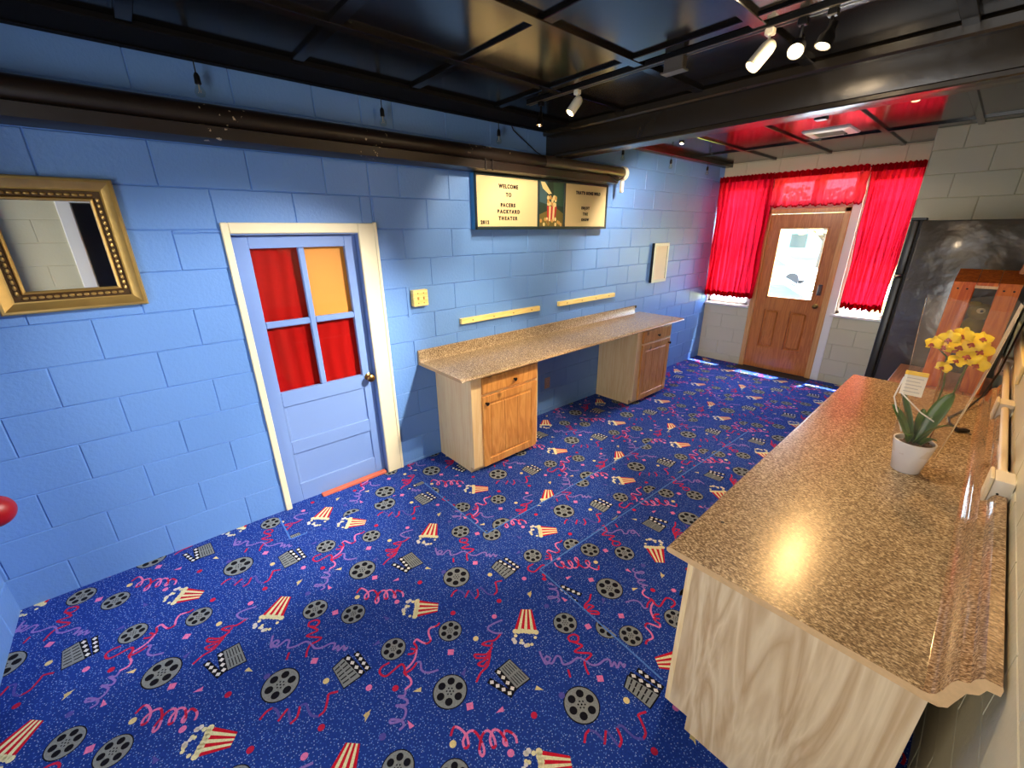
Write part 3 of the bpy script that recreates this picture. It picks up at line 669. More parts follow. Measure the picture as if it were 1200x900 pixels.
# picture panel: dark green scene with a red striped popcorn box
b = B(); b.mi = 0; b.box((.05, 3.205, SZ0 + .02), (.066, 3.525, SZ1 - .015))
def flat(pts, mi, x): b.poly([(x, 3.205 + u * .32, SZ0 + .024 + v * .37) for u, v in pts], mi)
flat([(0, .55), (.3, .5), (.32, 1), (0, 1)], 1, .0664); flat([(.62, .5), (1, .45), (1, 1), (.55, 1)], 5, .0664)
flat([(0, 0), (1, 0), (1, .3), (.7, .42), (.35, .36), (0, .26)], 2, .0665)
for i in range(5): flat([(.33 + .075 * i * .9, .12), (.33 + .075 * (i + 1) * .9, .12), (.32 + .08 * (i + 1), .46), (.32 + .08 * i, .46)], 3 if i % 2 == 0 else 4, .0667)
rr = random.Random(5)
for i in range(16): flat([(u, v) for u, v in circ(.36 + .32 * rr.random(), .47 + .2 * rr.random(), .05, 8)], 4 if i % 3 else 6, .0669 + .0001 * (i % 4))
for i in range(14): flat([(u, v) for u, v in circ(.08 + .84 * rr.random(), .04 + .13 * rr.random(), .045, 8)], 6 if i % 3 else 4, .0671 + .0001 * (i % 4))
flat([(.06, .98), (.22, .98), (.5, .74), (.38, .72), (.14, .84)], 4, .0672)
obj('picture_panel', b, [mat('art_dark_green', (34, 56, 46), .5), mat('art_slate', (62, 92, 100), .5), mat('art_olive', (110, 98, 44), .5), mat('art_red', (190, 44, 34), .5), mat('art_cream', (232, 212, 150), .5), mat('art_green', (52, 84, 66), .5), mat('art_tan', (206, 156, 84), .5)], t, smooth=False)
def lettering(txt, yc, zc, size, spacing, parent, x=.0695):
    cu = bpy.data.curves.new('lettering', 'FONT'); cu.body = txt; cu.size = size; cu.align_x = 'CENTER'; cu.align_y = 'CENTER'; cu.space_character = spacing; cu.extrude = .0012; cu.offset = .002
    o = bpy.data.objects.new('tmp', cu); COL.objects.link(o)
    dg = bpy.context.evaluated_depsgraph_get(); me = bpy.data.meshes.new_from_object(o.evaluated_get(dg)); bpy.data.objects.remove(o); bpy.data.curves.remove(cu)
    R_ = Matrix(((0, 0, 1, x), (.92, 0, 0, yc), (0, 1, 0, zc), (0, 0, 0, 1)))
    me.transform(Matrix.Translation(-wloc(parent)) @ R_); me.materials.clear(); me.materials.append(INK); me.name = 'lettering'
    q = bpy.data.objects.new('lettering', me); COL.objects.link(q); q.parent = parent
    return q
for txt, y, z, s_, sp in (('WELCOME', 2.853, 2.146, .040, 1.25), ('TO', 2.853, 2.085, .040, 1.3), ('PACERS', 2.845, 2.007, .038, 1.42), ('BACKYARD', 2.853, 1.958, .038, 1.5), ('THEATER', 2.845, 1.907, .038, 1.52), ('2012', 2.60, 1.876, .036, 1.35),
                           ("THAT'S GONE WILD", 3.876, 2.142, .036, 1.25), ('ENJOY', 3.84, 2.011, .033, 1.5), ('THE', 3.842, 1.958, .033, 1.5), ('SHOW', 3.842, 1.906, .033, 1.4)):
    lettering(txt, y, z, s_, sp, t)

# ------------------------------------------------------------------ gold framed mirror
t = thing('wall_mirror', 'rectangular mirror in a wide antique gold frame on the blue wall', 'mirror', (0, .19, 1.475))
MY0, MY1, MZ0, MZ1 = -.062, .437, 1.476, 2.048
def frame_loop(b, prof, y0, y1, z0, z1):
    """prof: list of (inset, x) swept round the rectangle with mitred corners"""
    rings = []
    for ins, x in prof: rings.append([b.bm.verts.new(p) for p in ((x, y0 + ins, z0 + ins), (x, y1 - ins, z0 + ins), (x, y1 - ins, z1 - ins), (x, y0 + ins, z1 - ins))])
    for A, C in zip(rings, rings[1:]):
        for q in range(4): b._f([A[q], A[(q + 1) % 4], C[(q + 1) % 4], C[q]])
b = B(); frame_loop(b, [(0, .002), (0, .032), (.006, .042), (.016, .044), (.022, .040), (.048, .030), (.054, .031)], MY0, MY1, MZ0, MZ1); obj('outer_frame', b, GOLD, t, angle=25)
b = B(); frame_loop(b, [(.054, .031), (.056, .025), (.080, .022), (.084, .026)], MY0, MY1, MZ0, MZ1); 
L_ = []
for i in range(14): L_ += [(MY0 + .09 + i * (MY1 - MY0 - .18) / 13, MZ0 + .069), (MY0 + .09 + i * (MY1 - MY0 - .18) / 13, MZ1 - .069)]
for i in range(17): L_ += [(MY0 + .069, MZ0 + .09 + i * (MZ1 - MZ0 - .18) / 16), (MY1 - .069, MZ0 + .09 + i * (MZ1 - MZ0 - .18) / 16)]
obj('ornament_channel', b, GOLDD, t, angle=25)
b = B()
for i, (y, z) in enumerate(L_): b.ball((.027, y, z), .0085, (.7, 1.25 if z < MZ0 + .08 or z > MZ1 - .08 else .8, .8 if z < MZ0 + .08 or z > MZ1 - .08 else 1.25), 8, 6)
obj('beading', b, GOLD, t)
b = B(); frame_loop(b, [(.084, .026), (.088, .029), (.094, .027), (.098, .018)], MY0, MY1, MZ0, MZ1); obj('inner_lip', b, GOLD, t, angle=25)
b = B(); b.box((.004, MY0 + .08, MZ0 + .08), (.02, MY1 - .08, MZ1 - .08)); obj('mirror_glass', b, MIRR, t)

# small picture on the blue wall
t = thing('picture_frame', 'small dark sided frame with a pale mat on the blue wall near the far corner', 'picture', (0, 5.4, 1.18))
b = B(); b.box((.001, 5.235, 1.185), (.036, 5.575, 1.655), .002); obj('box_frame', b, BLKP, t)
b = B(); frame_loop(b, [(0, .036), (.0, .041), (.035, .041), (.035, .037)], 5.235, 5.575, 1.185, 1.655); obj('mat_border', b, mat('pale_frame_face', (206, 204, 186), .4), t, smooth=False)
b = B(); b.box((.034, 5.265, 1.215), (.0375, 5.545, 1.625)); obj('print', b, mat('faded_paper_print', (226, 206, 176), .6, var=.1, vscale=9), t)
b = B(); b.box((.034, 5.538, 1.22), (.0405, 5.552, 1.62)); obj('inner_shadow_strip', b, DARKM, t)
# pale wooden hook rails
for (ya, yb, za, zb_, lab) in ((2.352, 3.272, 1.085, 1.131, 'yellow pine hook rail on the blue wall nearest the light switch'), (3.545, 4.49, 1.092, 1.138, 'yellow pine hook rail on the blue wall nearest the small picture')):
    t = thing('hook_rail', lab, 'rail', (0, (ya + yb) / 2, za), 'pine rails above the counter')
    b = B(); b.box((.001, ya, za), (.035, yb, zb_), .003); obj('board', b, PINE, t)
    for i in range(4):
        y = ya + (i + .5) * (yb - ya) / 4; b = B(); b.lathe([(0, 0), (.006, 0), (.006, .002), (0, .003)], (.035, y, (za + zb_) / 2), (1, 0, 0), 10); obj('screw', b, BRASS, t)
# square wooden plate (switch box)
t = thing('switch_plate', 'square yellow wooden double switch plate on the blue wall beside the door trim', 'switch', (0, 1.99, 1.28))
b = B(); b.box((.001, 1.925, 1.282), (.045, 2.05, 1.402), .004); obj('plate', b, PINE, t)
for y in (1.965, 2.012):
    b = B(); b.box((.04, y - .006, 1.33), (.052, y + .006, 1.352), .002); obj('toggle', b, mat('tan_toggle', (198, 150, 66), .4), t)
    for z in (1.305, 1.378):
        b = B(); b.lathe([(0, 0), (.005, 0), (.004, .002), (0, .003)], (.045, y, z), (1, 0, 0), 8); obj('screw', b, BRASS, t)
b = B(); b.box((.0005, 1.893, 1.2), (.006, 1.916, 1.43), .002); b.box((.0005, 1.916, 1.2), (.004, 1.925, 1.28), .001); obj('backing_strip', b, BLUE, t)
# wall outlet under the counter
t = thing('wall_outlet', 'beige duplex outlet on the blue wall under the long counter', 'outlet', (0, 3.425, .24))
b = B(); b.box((.001, 3.385, .235), (.008, 3.465, .355), .003); obj('cover_plate', b, mat('beige_outlet', (176, 150, 138), .4), t)
for z in (.268, .322):
    b = B(); b.box((.006, 3.407, z - .016), (.012, 3.443, z + .016), .004); b.box((.0118, 3.415, z - .006), (.0125, 3.418, z + .007), mi=1); b.box((.0118, 3.431, z - .006), (.0125, 3.434, z + .007), mi=1); obj('socket', b, [mat('beige_socket', (190, 164, 150), .4), BLKP], t)

# ------------------------------------------------------------------ left counter and its two cabinets
t = thing('countertop', 'long brown speckled countertop along the blue wall bridging two knotty cabinets', 'countertop', (.3, 3.5, .80))
CY0, CY1 = 1.94, 5.09
prof = [(.002, .816), (.002, .928), (.010, .936), (.022, .930), (.026, .86), (.036, .842), (.56, .840), (.585, .838), (.598, .828), (.600, .822), (.594, .817), (.580, .816)]
b = B(); b.prism([(x, CY0, z) for x, z in prof[:1] + [(.002, .842)] + prof[5:]], (0, CY1 - CY0, 0), 0, 1); obj('worktop', b, [LAM, CHIPB], t)
b = B(); b.prism([(x, CY0, z) for x, z in [(.002, .842), (.002, .928), (.010, .936), (.022, .930), (.026, .86), (.037, .842)]], (0, 4.945 - CY0, 0), 0, 1); obj('backsplash', b, [LAM, CHIPB], t)
b = B(); b.box((.004, 4.945, .905), (.028, 4.975, .935), .003); obj('splash_end_cap', b, DARKM, t)
def cabinet(y0, y1, label, door_y, drawer, knob_side):
    zf = fz((y0 + y1) / 2); t = thing('base_cabinet', label, 'cabinet', (.25, (y0 + y1) / 2, zf), 'knotty cabinets under the blue wall counter'); xf = .497
    b = B(); b.box((.004, y0, zf - .008), (.42, y0 + .018, .814)); b.box((.42, y0, zf + .06), (xf - .018, y0 + .018, .814))
    b.box((.42, y0, zf - .008), (.455, y0 + .018, zf + .06)); obj('side_panel', b, MAPLE, t)
    b = B(); b.box((.004, y1 - .018, zf - .008), (.455, y1, .814)); b.box((.455, y1 - .018, zf + .06), (xf - .018, y1, .814)); obj('side_panel', b, MAPLE, t)
    b = B(); b.box((.004, y0 + .018, zf), (.012, y1 - .018, .812)); b.box((.012, y0 + .018, zf + .06), (xf - .018, y1 - .018, zf + .078)); b.box((.012, y0 + .018, .785), (xf - .018, y1 - .018, .798)); obj('carcass', b, MAPLE, t)
    b = B(); b.box((.44, y0 + .018, zf - .008), (.455, y1 - .018, zf + .07)); obj('toe_kick', b, MAPLE, t)
    b = B(); dy0, dy1 = door_y
    b.box((xf - .018, y0, zf + .052), (xf, dy0 + .015, .814), .001); b.box((xf - .018, dy1 - .015, zf + .052), (xf, y1, .814), .001); b.box((xf - .018, dy0 + .015, .765), (xf, dy1 - .015, .814), .001)
    b.box((xf - .018, dy0 + .015, .615), (xf, dy1 - .015, .655), .001); b.box((xf - .018, dy0 + .015, zf + .052), (xf, dy1 - .015, zf + .08), .001); obj('face_frame', b, MAPLE, t)
    dr = B(); dr.box((xf, dy0, .640), (xf + .02, dy1, .772), .006, 2); dr.box((xf + .018, dy0 + .012, .652), (xf + .0215, dy1 - .012, .760), .003)
    dr = obj('drawer_front', dr, HICK, t)
    def knob(par, y, z, x=xf + .02):
        b = B(); b.lathe([(0, 0), (.009, 0), (.006, .006), (.006, .014), (.014, .02), (.015, .026), (.009, .031), (0, .032)], (x, y, z), (1, 0, 0), 14); obj('knob', b, DARKM, par)
    knob(dr, (dy0 + dy1) / 2 + (.03 if knob_side < 0 else 0), .700)
    b = B(); z0, z1 = zf + .045, .622; st = .062
    for a, c in (((dy0, z0), (dy0 + st, z1)), ((dy1 - st, z0), (dy1, z1)), ((dy0 + st, z0), (dy1 - st, z0 + st)), ((dy0 + st, z1 - st), (dy1 - st, z1))): b.box((xf, a[0], a[1]), (xf + .02, c[0], c[1]), .003)
    dn = obj('door', b, HICK, t)
    b = B(); b.box((xf + .004, dy0 + st - .004, z0 + st - .004), (xf + .012, dy1 - st + .004, z1 - st + .004)); 
    nb = 3; wd = (dy1 - dy0 - 2 * st - .03) / nb
    for i in range(nb): b.box((xf + .01, dy0 + st + .015 + i * wd + .0006, z0 + st + .018), (xf + .0185, dy0 + st + .015 + (i + 1) * wd - .0006, z1 - st - .018), .005)
    obj('door_panel', b, HICK, dn)
    knob(dn, dy0 + .03 if knob_side < 0 else dy1 - .03, z1 - .055)
    return t
cabinet(2.085, 2.785, 'knotty wooden base cabinet under the counter end nearest the blue door', (2.178, 2.757), None, -1)
cabinet(4.290, 5.005, 'knotty wooden base cabinet under the counter end nearest the far wall', (4.385, 4.965), None, 1)

# ------------------------------------------------------------------ right counter and its cabinet run
RY0, RY1 = 1.575, 4.27
t = thing('countertop', 'broad brown speckled countertop on the pale woodgrain cabinet holding the potted orchid', 'countertop', (2.7, 2.9, .742))
top = [(2.352, .757), (2.346, .760), (2.343, .770), (2.350, .778), (2.362, .780), (2.995, .780), (3.006, .783), (3.014, .792), (3.02, .81), (3.026, .842), (3.033, .858), (3.043, .862), (3.050, .866), (3.054, .884), (3.064, .896), (3.090, .897), (3.093, .890), (3.093, .872), (3.074, .870), (3.068, .848), (3.052, .835), (3.044, .80), (3.038, .772), (3.024, .760), (3.0, .757)]
b = B(); b.prism([(x, RY0, z) for x, z in top[:6] + [(3.038, .772), (3.024, .760), (3.0, .757)]], (0, RY1 - RY0, 0), 0, 1); obj('worktop', b, [LAM, CHIPB], t)
b = B(); b.prism([(x, RY0, z) for x, z in top[5:23]], (0, RY1 - RY0, 0), 0, 1); obj('backsplash', b, [granite('glossy_splash_laminate', ((98, 76, 54), (146, 116, 84), (176, 144, 108), (216, 190, 156)), scale=120, rough=.07), CHIPB], t)
b = B(); b.lathe([(0, 0), (.007, 0), (.006, .002), (0, .003)], (2.42, 1.84, .780), (0, 0, 1), 10); obj('screw_plug', b, DARKM, t)
t = thing('base_cabinet', 'pale woodgrain cabinet run under the broad countertop on the right', 'cabinet', (2.7, 2.9, fz(2.9)))
zf0 = fz(1.6)
b = B(); b.prism([(2.432, 1.60, .757), (3.012, 1.60, .757), (3.012, 1.60, zf0 - .01), (2.505, 1.60, zf0 - .01), (2.505, 1.60, zf0 + .075), (2.432, 1.60, zf0 + .075)], (0, .018, 0)); obj('end_panel', b, VINYL, t)
b = B(); b.box((2.432, 1.618, fz(2.0) + .07), (3.01, 4.22, .756)); b.box((2.505, 1.618, fz(4.2) - .005), (2.53, 4.22, .08)); b.box((2.99, 1.618, fz(4.2) - .005), (3.01, 4.22, .08)); obj('carcass', b, MAPLE, t)
b = B(); b.box((2.413, 1.60, zf0 + .075), (2.432, 4.22, .756), .001); obj('face_frame', b, MAPLE, t)
for i in range(4):
    ya = 1.66 + i * .64; b = B()
    for a, c in (((ya, .06), (ya + .06, .55)), ((ya + .52, .06), (ya + .58, .55)), ((ya + .06, .06), (ya + .52, .12)), ((ya + .06, .49), (ya + .52, .55))): b.box((2.394, a[0], a[1]), (2.413, c[0], c[1]), .002)
    b.box((2.40, ya + .055, .115), (2.41, ya + .525, .495)); dn = obj('door', b, HICK, t)
    b = B(); b.lathe([(0, 0), (.009, 0), (.006, .014), (.015, .024), (0, .032)], (2.394, ya + .04, .5), (-1, 0, 0), 12); obj('knob', b, DARKM, dn)
    b = B(); b.box((2.394, ya, .58), (2.413, ya + .58, .71), .004); dr = obj('drawer_front', b, HICK, t)
    b = B(); b.lathe([(0, 0), (.009, 0), (.006, .014), (.015, .024), (0, .032)], (2.394, ya + .29, .645), (-1, 0, 0), 12); obj('knob', b, DARKM, dr)
# ------------------------------------------------------------------ potted orchid in a clear film sleeve
OC = Vector((2.812, 2.815, .780))
t = thing('potted_orchid', 'yellow orchid in a white ceramic pot wrapped in a clear film sleeve', 'plant', OC)
b = B(); b.lathe([(0, .0), (.046, .0), (.050, .004), (.071, .138), (.072, .146), (.066, .146), (.063, .125), (0, .125)], OC, (0, 0, 1), 28); obj('pot', b, POTW, t, angle=40)
b = B(); b.lathe([(.064, .122), (.04, .134), (0, .138)], OC, (0, 0, 1), 20, cap=False)
for i in range(14): b.ball(OC + Vector((random.uniform(-.045, .045), random.uniform(-.045, .045), .134)), .012, (1.4, .8, .6), 8, 6)
obj('bark', b, SOIL, t)
def leaf(base, tip, sag, width, twist=0.0, fold=.25):
    base, tip = Vector(base), Vector(tip); d = tip - base; sd = d.cross(Vector((0, 0, 1)))
    sd = sd.normalized() if sd.length > 1e-4 else Vector((1, 0, 0)); sd = Matrix.Rotation(twist, 3, d.normalized()) @ sd; up = sd.cross(d).normalized()
    def fn(u, v):
        p = base.lerp(tip, u) + Vector((0, 0, sag * 4 * u * (1 - u))); w_ = width * (math.sin(math.pi * min(1, u * .93 + .05)) ** .7) * (v - .5)
        return p + sd * w_ + up * abs(v - .5) * width * fold
    b = B(); b.grid(fn, 16, 6)
    o = obj('leaf', b, LEAF, t, angle=180, recalc=False); md = o.modifiers.new('thickness', 'SOLIDIFY'); md.thickness = .002
    return o
z0 = OC + Vector((0, 0, .13))
leaf(z0 + Vector((.01, 0, 0)), (2.875, 2.86, 1.155), .035, .058, .5)
leaf(z0 + Vector((0, -.01, 0)), (2.905, 2.80, 1.03), .03, .045, -.3)
leaf(z0 + Vector((-.01, 0, 0)), (2.705, 2.85, 1.14), .02, .04, 1.1)
leaf(z0 + Vector((-.015, -.01, 0)), (2.700, 2.83, 1.06), .02, .034, -.6)
leaf(z0 + Vector((0, .01, 0)), (2.80, 2.90, 1.05), .02, .04, .2)
leaf(z0 + Vector((-.02, -.02, 0)), (2.790, 2.73, .965), .025, .03, .3)
leaf(z0 + Vector((.02, -.02, 0)), (2.875, 2.76, .965), .02, .03, -.3)
FL = [(2.762, 2.83, 1.352), (2.803, 2.815, 1.383), (2.838, 2.82, 1.402), (2.795, 2.85, 1.345), (2.842, 2.835, 1.355), (2.872, 2.83, 1.372), (2.892, 2.84, 1.395), (2.900, 2.835, 1.350), (2.872, 2.825, 1.322), (2.905, 2.83, 1.295), (2.846, 2.815, 1.300), (2.815, 2.83, 1.262)]
def stem(pts): b = B(); b.tube(pts, .0035, 8); return obj('stem', b, STEM, t)
stem([z0, (2.835, 2.86, 1.02), (2.835, 2.865, 1.18), (2.815, 2.86, 1.30), (2.78, 2.85, 1.335)])
stem([z0 + Vector((.015, .01, 0)), (2.862, 2.865, 1.02), (2.872, 2.87, 1.18), (2.88, 2.865, 1.30), (2.905, 2.855, 1.335)])
for a, c in (((2.835, 2.87, .9), (2.812, 2.87, 1.30)), ((2.85, 2.875, .9), (2.878, 2.87, 1.25))):
    b = B(); b.tube([a, c], .0026, 6); obj('stake', b, STAKE, t)
# one flower: five petals, a rust lip as its sub-part
fb_ = B()
for k, (ang, ln, wd) in enumerate(((90, .036, .026), (210, .036, .024), (330, .036, .024), (18, .038, .040), (162, .038, .040))):
    a = math.radians(ang); ca, sa = math.cos(a), math.sin(a)
    def pf(u, v, ca=ca, sa=sa, ln=ln, wd=wd, k=k):
        r = ln * (.06 + .94 * u); w_ = wd * math.sin(math.pi * min(1, u * .86 + .12)) ** .6 * (v - .5)
        z = .010 * u * u - .018 * u + .006 * (1 - (2 * v - 1) ** 2) * u + (.003 if k > 2 else 0)
        return (ca * r - sa * w_, sa * r + ca * w_, z)
    fb_.grid(pf, 8, 6)
flower0 = obj('flower', fb_, PETAL, t, angle=180, recalc=False)
lb = B(); lb.ball((0, -.004, .006), .0075, (1, 1.1, .9), 10, 8); lb.ball((-.008, -.008, .007), .005, (1, 1, .6), 8, 6); lb.ball((.008, -.008, .007), .005, (1, 1, .6), 8, 6); lb.ball((0, -.014, .008), .005, (.7, 1.3, .6), 8, 6)
lip0 = obj('lip', lb, LIP)
lip0.parent = flower0
def place(o, p, k):
    nrm = Vector((random.uniform(-.7, .5), -1, random.uniform(-.3, .7))).normalized()
    q = nrm.to_track_quat('Z', 'Y') @ Matrix.Rotation(random.uniform(-.4, .4), 4, 'Z').to_quaternion()
    o.rotation_mode = 'QUATERNION'; o.rotation_quaternion = q; o.location = Vector(p) - OC; s_ = random.uniform(.86, 1.08) * (.8 if k >= 10 else 1); o.scale = (s_, s_, s_)
for me_ in (flower0.data, lip0.data):
    me_.transform(Matrix.Translation(OC)) if me_ is flower0.data else None
for k, p in enumerate(FL):
    if k == 0: o = flower0
    else:
        o = flower0.copy(); COL.objects.link(o); o.parent = t
        l2 = lip0.copy(); COL.objects.link(l2); l2.parent = o
    place(o, p, k)
b = B(); b.box((2.712, 2.80, 1.125), (2.785, 2.803, 1.215), mi=0); b.box((2.712, 2.7985, 1.215), (2.785, 2.803, 1.232), mi=1)
for i in range(5): b.box((2.722, 2.7992, 1.14 + .015 * i), (2.775 - .008 * (i % 2), 2.7998, 1.1435 + .015 * i), mi=2)
obj('care_card', b, [CARDW, CARDY, mat('pale_grey_print', (190, 186, 176), .6)], t)['label'] = 'white care card with a yellow top band'
b = B(); b.tube([(2.72, 2.80, 1.13), (2.80, 2.80, 1.06), (2.855, 2.83, 1.02)], .003, 6); b.tube([(2.712, 2.80, 1.20), (2.70, 2.82, 1.10), (2.76, 2.82, .95)], .003, 6); obj('white_tie', b, WHITE, t)
def sl(u, v):
    a = u * 2 * math.pi; r0, r1 = .074, .128; r = r0 + (r1 - r0) * v ** .9
    wob = 1 + .04 * math.sin(3 * a + 4 * v) + .03 * math.sin(7 * a + 2)
    return (OC.x + .018 * v + r * wob * math.cos(a), OC.y + .02 * v + r * .8 * wob * math.sin(a), OC.z + .09 + v * (.665 + .02 * math.sin(2 * a)))
b = B(); b.grid(sl, 48, 14); obj('film_sleeve', b, SLEEVE, t, angle=180, recalc=False)['label'] = 'clear plastic film sleeve'
for ux, w_ in ((1.0, .050), (.52, .014)):
    b = B(); b.grid(lambda u, v: tuple(Vector(sl(ux + (u - .5) * w_ * 2 / (2 * math.pi) * 4, v * .99 + .005)) + Vector((.002 if ux > .9 else -.002, -.002, 0))), 3, 14); obj('film_seam', b, FILMEDGE, t, angle=180, recalc=False)

# ------------------------------------------------------------------ black power cord
t = thing('power_cord', 'black power cord with plug lying on the right countertop and rising to the wall', 'cord', (2.95, 3.55, .785))
b = B(); b.tube([(3.085, 5.0, 1.20), (3.06, 4.7, 1.06), (3.04, 4.45, .93), (3.0, 4.15, .83), (2.955, 3.95, .79), (2.915, 3.80, .787), (2.892, 3.70, .787), (2.905, 3.60, .787), (2.938, 3.545, .787)], .0055, 8); obj('cable', b, BLKP, t)
b = B(); b.box((-.013, -.03, -.009), (.013, .03, .009), .004, 1, mtx=None)
bmesh.ops.transform(b.bm, matrix=Matrix.Translation((2.955, 3.52, .790)) @ Matrix.Rotation(-.9, 4, 'Z'), verts=b.bm.verts); b.tube([(2.972, 3.50, .79), (2.99, 3.485, .79)], .003, 6); obj('plug', b, BLKP, t)

# ------------------------------------------------------------------ wall outlet boxes and conduit on the right wall
for k, (y, lab) in enumerate(((2.56, 'painted metal outlet box on the right wall nearest the camera above the counter splash'), (3.60, 'painted metal outlet box on the right wall beside the orchid'), (4.75, 'painted metal outlet box on the right wall farthest along the conduit'))):
    t = thing('outlet_box', lab, 'outlet box', (XR, y, .83), 'outlet boxes on the right wall')
    b = B(); b.box((3.046, y, .838), (XR - .001, y + .11, .952), .006, 2)
    for z, x in ((.87, 3.066), (.90, 3.066)):
        b.lathe([(0, 0), (.004, 0), (.004, .001), (0, .0012)], (x, y, z), (0, -1, 0), 8, mi=1)
    obj('box', b, [mat('box_paint_%d' % k, (214, 204, 184), .45), DARKM], t)
    b = B(); b.box((3.034, y - .004, .832), (3.046, y + .114, .958), .006, 2)
    for zz in (.875, .915): b.box((3.0325, y + .04, zz - .013), (3.036, y + .07, zz + .013), .003)
    obj('cover', b, PVC, t)
    b = B(); b.tube([(3.070, y + .10, .925), (3.070, y + .145, .925)], .019, 12); obj('connector', b, PVC, t)
for ya, yb, lab in ((2.68, 3.605, 'painted conduit between the two outlet boxes near the orchid'), (3.71, 4.755, 'painted conduit between the two outlet boxes beyond the orchid')):
    b = B(); b.tube([(3.070, ya, .925), (3.070, yb, .925)], .0135, 14); o = obj('conduit', b, PVC); tag(o, lab, 'pipe', 'painted conduit on the right wall')
b = B(); b.box((3.084, 3.9, .99), (XR - .0005, 5.6, 1.10), .004); tag(obj('wall_board', b, mat('pale_yellow_board', (236, 214, 150), .5)), 'pale yellow board fixed to the right wall above the conduit', 'board')

# ------------------------------------------------------------------ black fridge
t = thing('refrigerator', 'tall black textured refrigerator against the block wall in the far right corner', 'refrigerator', (2.7, 5.75, fz(5.7)))
zb = fz(5.7); FXD = 2.285
b = B(); b.box((FXD + .075, 5.35, zb + .03), (3.06, 6.12, 1.86), .012, 2); obj('body', b, FRIDGE, t)
b = B(); b.box((FXD, 5.352, 1.425), (FXD + .058, 6.118, 1.868), .012, 3); obj('freezer_door', b, FRIDGED, t)
b = B(); b.box((FXD, 5.352, zb + .06), (FXD + .058, 6.118, 1.405), .012, 3); obj('fridge_door', b, FRIDGED, t)
b = B(); b.box((FXD + .058, 5.365, zb + .06), (FXD + .075, 6.10, 1.86)); obj('gasket', b, GASKET, t)
for za, zb_ in ((1.44, 1.70), (.95, 1.39)):
    b = B(); b.tube([(FXD, 6.06, za), (FXD - .04, 6.06, za + .02), (FXD - .04, 6.06, zb_ - .02), (FXD, 6.06, zb_)], .012, 10); obj('handle', b, BLKP, t)
b = B(); b.box((FXD + .0, 5.345, 1.862), (FXD + .10, 5.42, 1.882), .004); obj('hinge_cover', b, BLKP, t)
for x in (FXD + .12, 3.0):
    for y in (5.4, 6.06): b = B(); b.lathe([(.02, 0), (.02, .04)], (x, y, zb - .004), (0, 0, 1), 10); obj('foot', b, BLKP, t)

# ------------------------------------------------------------------ low wooden table, slatted stand, plush, board
t = thing('wooden_table', 'low pinkish wooden table behind the end of the right countertop', 'table', (2.8, 4.8, fz(4.8)))
b = B()
for i in range(4): b.box((2.512 + i * .138, 4.33, .655), (2.512 + i * .138 + .135, 5.28, .685), .004)
obj('table_top', b, PINKW, t)
for x in (2.54, 2.99):
    for y in (4.37, 5.2): b = B(); b.box((x, y, fz(y) - .004), (x + .05, y + .05, .656), .004); obj('leg', b, PINKW, t)
for y in (4.38, 5.22): b = B(); b.box((2.55, y, .58), (3.03, y + .02, .655)); obj('apron', b, PINKW, t)
t = thing('slatted_stand', 'orange wooden stand of two wide upright boards standing on the low table', 'stand', (2.84, 4.82, .685))
for xa, xb in ((2.685, 2.792), (2.900, 3.002)):
    b = B(); b.box((xa, 4.70, .685), (xb, 4.725, 1.445), .003)
    for dx in (.03, .075): b.lathe([(0, 0), (.006, 0), (.005, .001), (0, .0015)], (xa + dx, 4.70, 1.405), (0, -1, 0), 8, mi=1)
    obj('upright_board', b, [CEDAR, DARKM], t)
    b = B(); b.box((xa, 4.93, .685), (xb, 4.955, 1.50), .003); obj('rear_board', b, CEDAR, t)
for xa, xb in ((2.685, 2.794), (2.797, 2.896), (2.899, 3.002)):
    b = B(); b.prism([(xa, 4.695, 1.432), (xa, 4.965, 1.502), (xa, 4.965, 1.522), (xa, 4.695, 1.452)], (xb - xa, 0, 0)); obj('lid_board', b, CEDAR, t)
b = B(); b.box((2.792, 4.702, 1.412), (2.900, 4.722, 1.438), .002); obj('cross_rail', b, MAPLE, t)['label'] = 'pale cross rail'
b = B(); b.box((2.70, 4.725, .95), (2.99, 4.93, .97), .002); obj('shelf', b, CEDAR, t)
t = thing('plush_toy', 'olive green plush toy peeking between the boards of the slatted stand', 'toy', (2.85, 4.82, .97))
b = B(); b.ball((2.848, 4.83, 1.09), .075, (.95, .85, 1.6), 18, 12); b.ball((2.86, 4.82, 1.245), .062, (1.05, .95, .95), 18, 12); b.ball((2.825, 4.80, 1.295), .028, (1.3, .8, .8), 12, 8); obj('body', b, OLIVE, t)
b = B(); b.ball((2.862, 4.765, 1.258), .02, (1.1, .5, 1), 12, 8); obj('eye_patch', b, PALEPL, t)
b = B(); b.ball((2.866, 4.754, 1.257), .0085, (1, .6, 1), 10, 8); obj('eye', b, BLKP, t)
for sx in (-1, 1): b = B(); b.ball((2.848 + sx * .055, 4.79, 1.02), .028, (.8, 1.3, .8), 10, 8); obj('foot', b, OLIVE, t)
b = B(); b.box((-.035, -.05, -.09), (.035, .05, .09), .006, 2)
bmesh.ops.transform(b.bm, matrix=Matrix.Translation((3.01, 4.80, 1.600)) @ Matrix.Rotation(.12, 4, 'Y'), verts=b.bm.verts)
tag(obj('wood_block', b, ROUGHW), 'rough sawn wooden block on top of the slatted stand by the right wall', 'block')

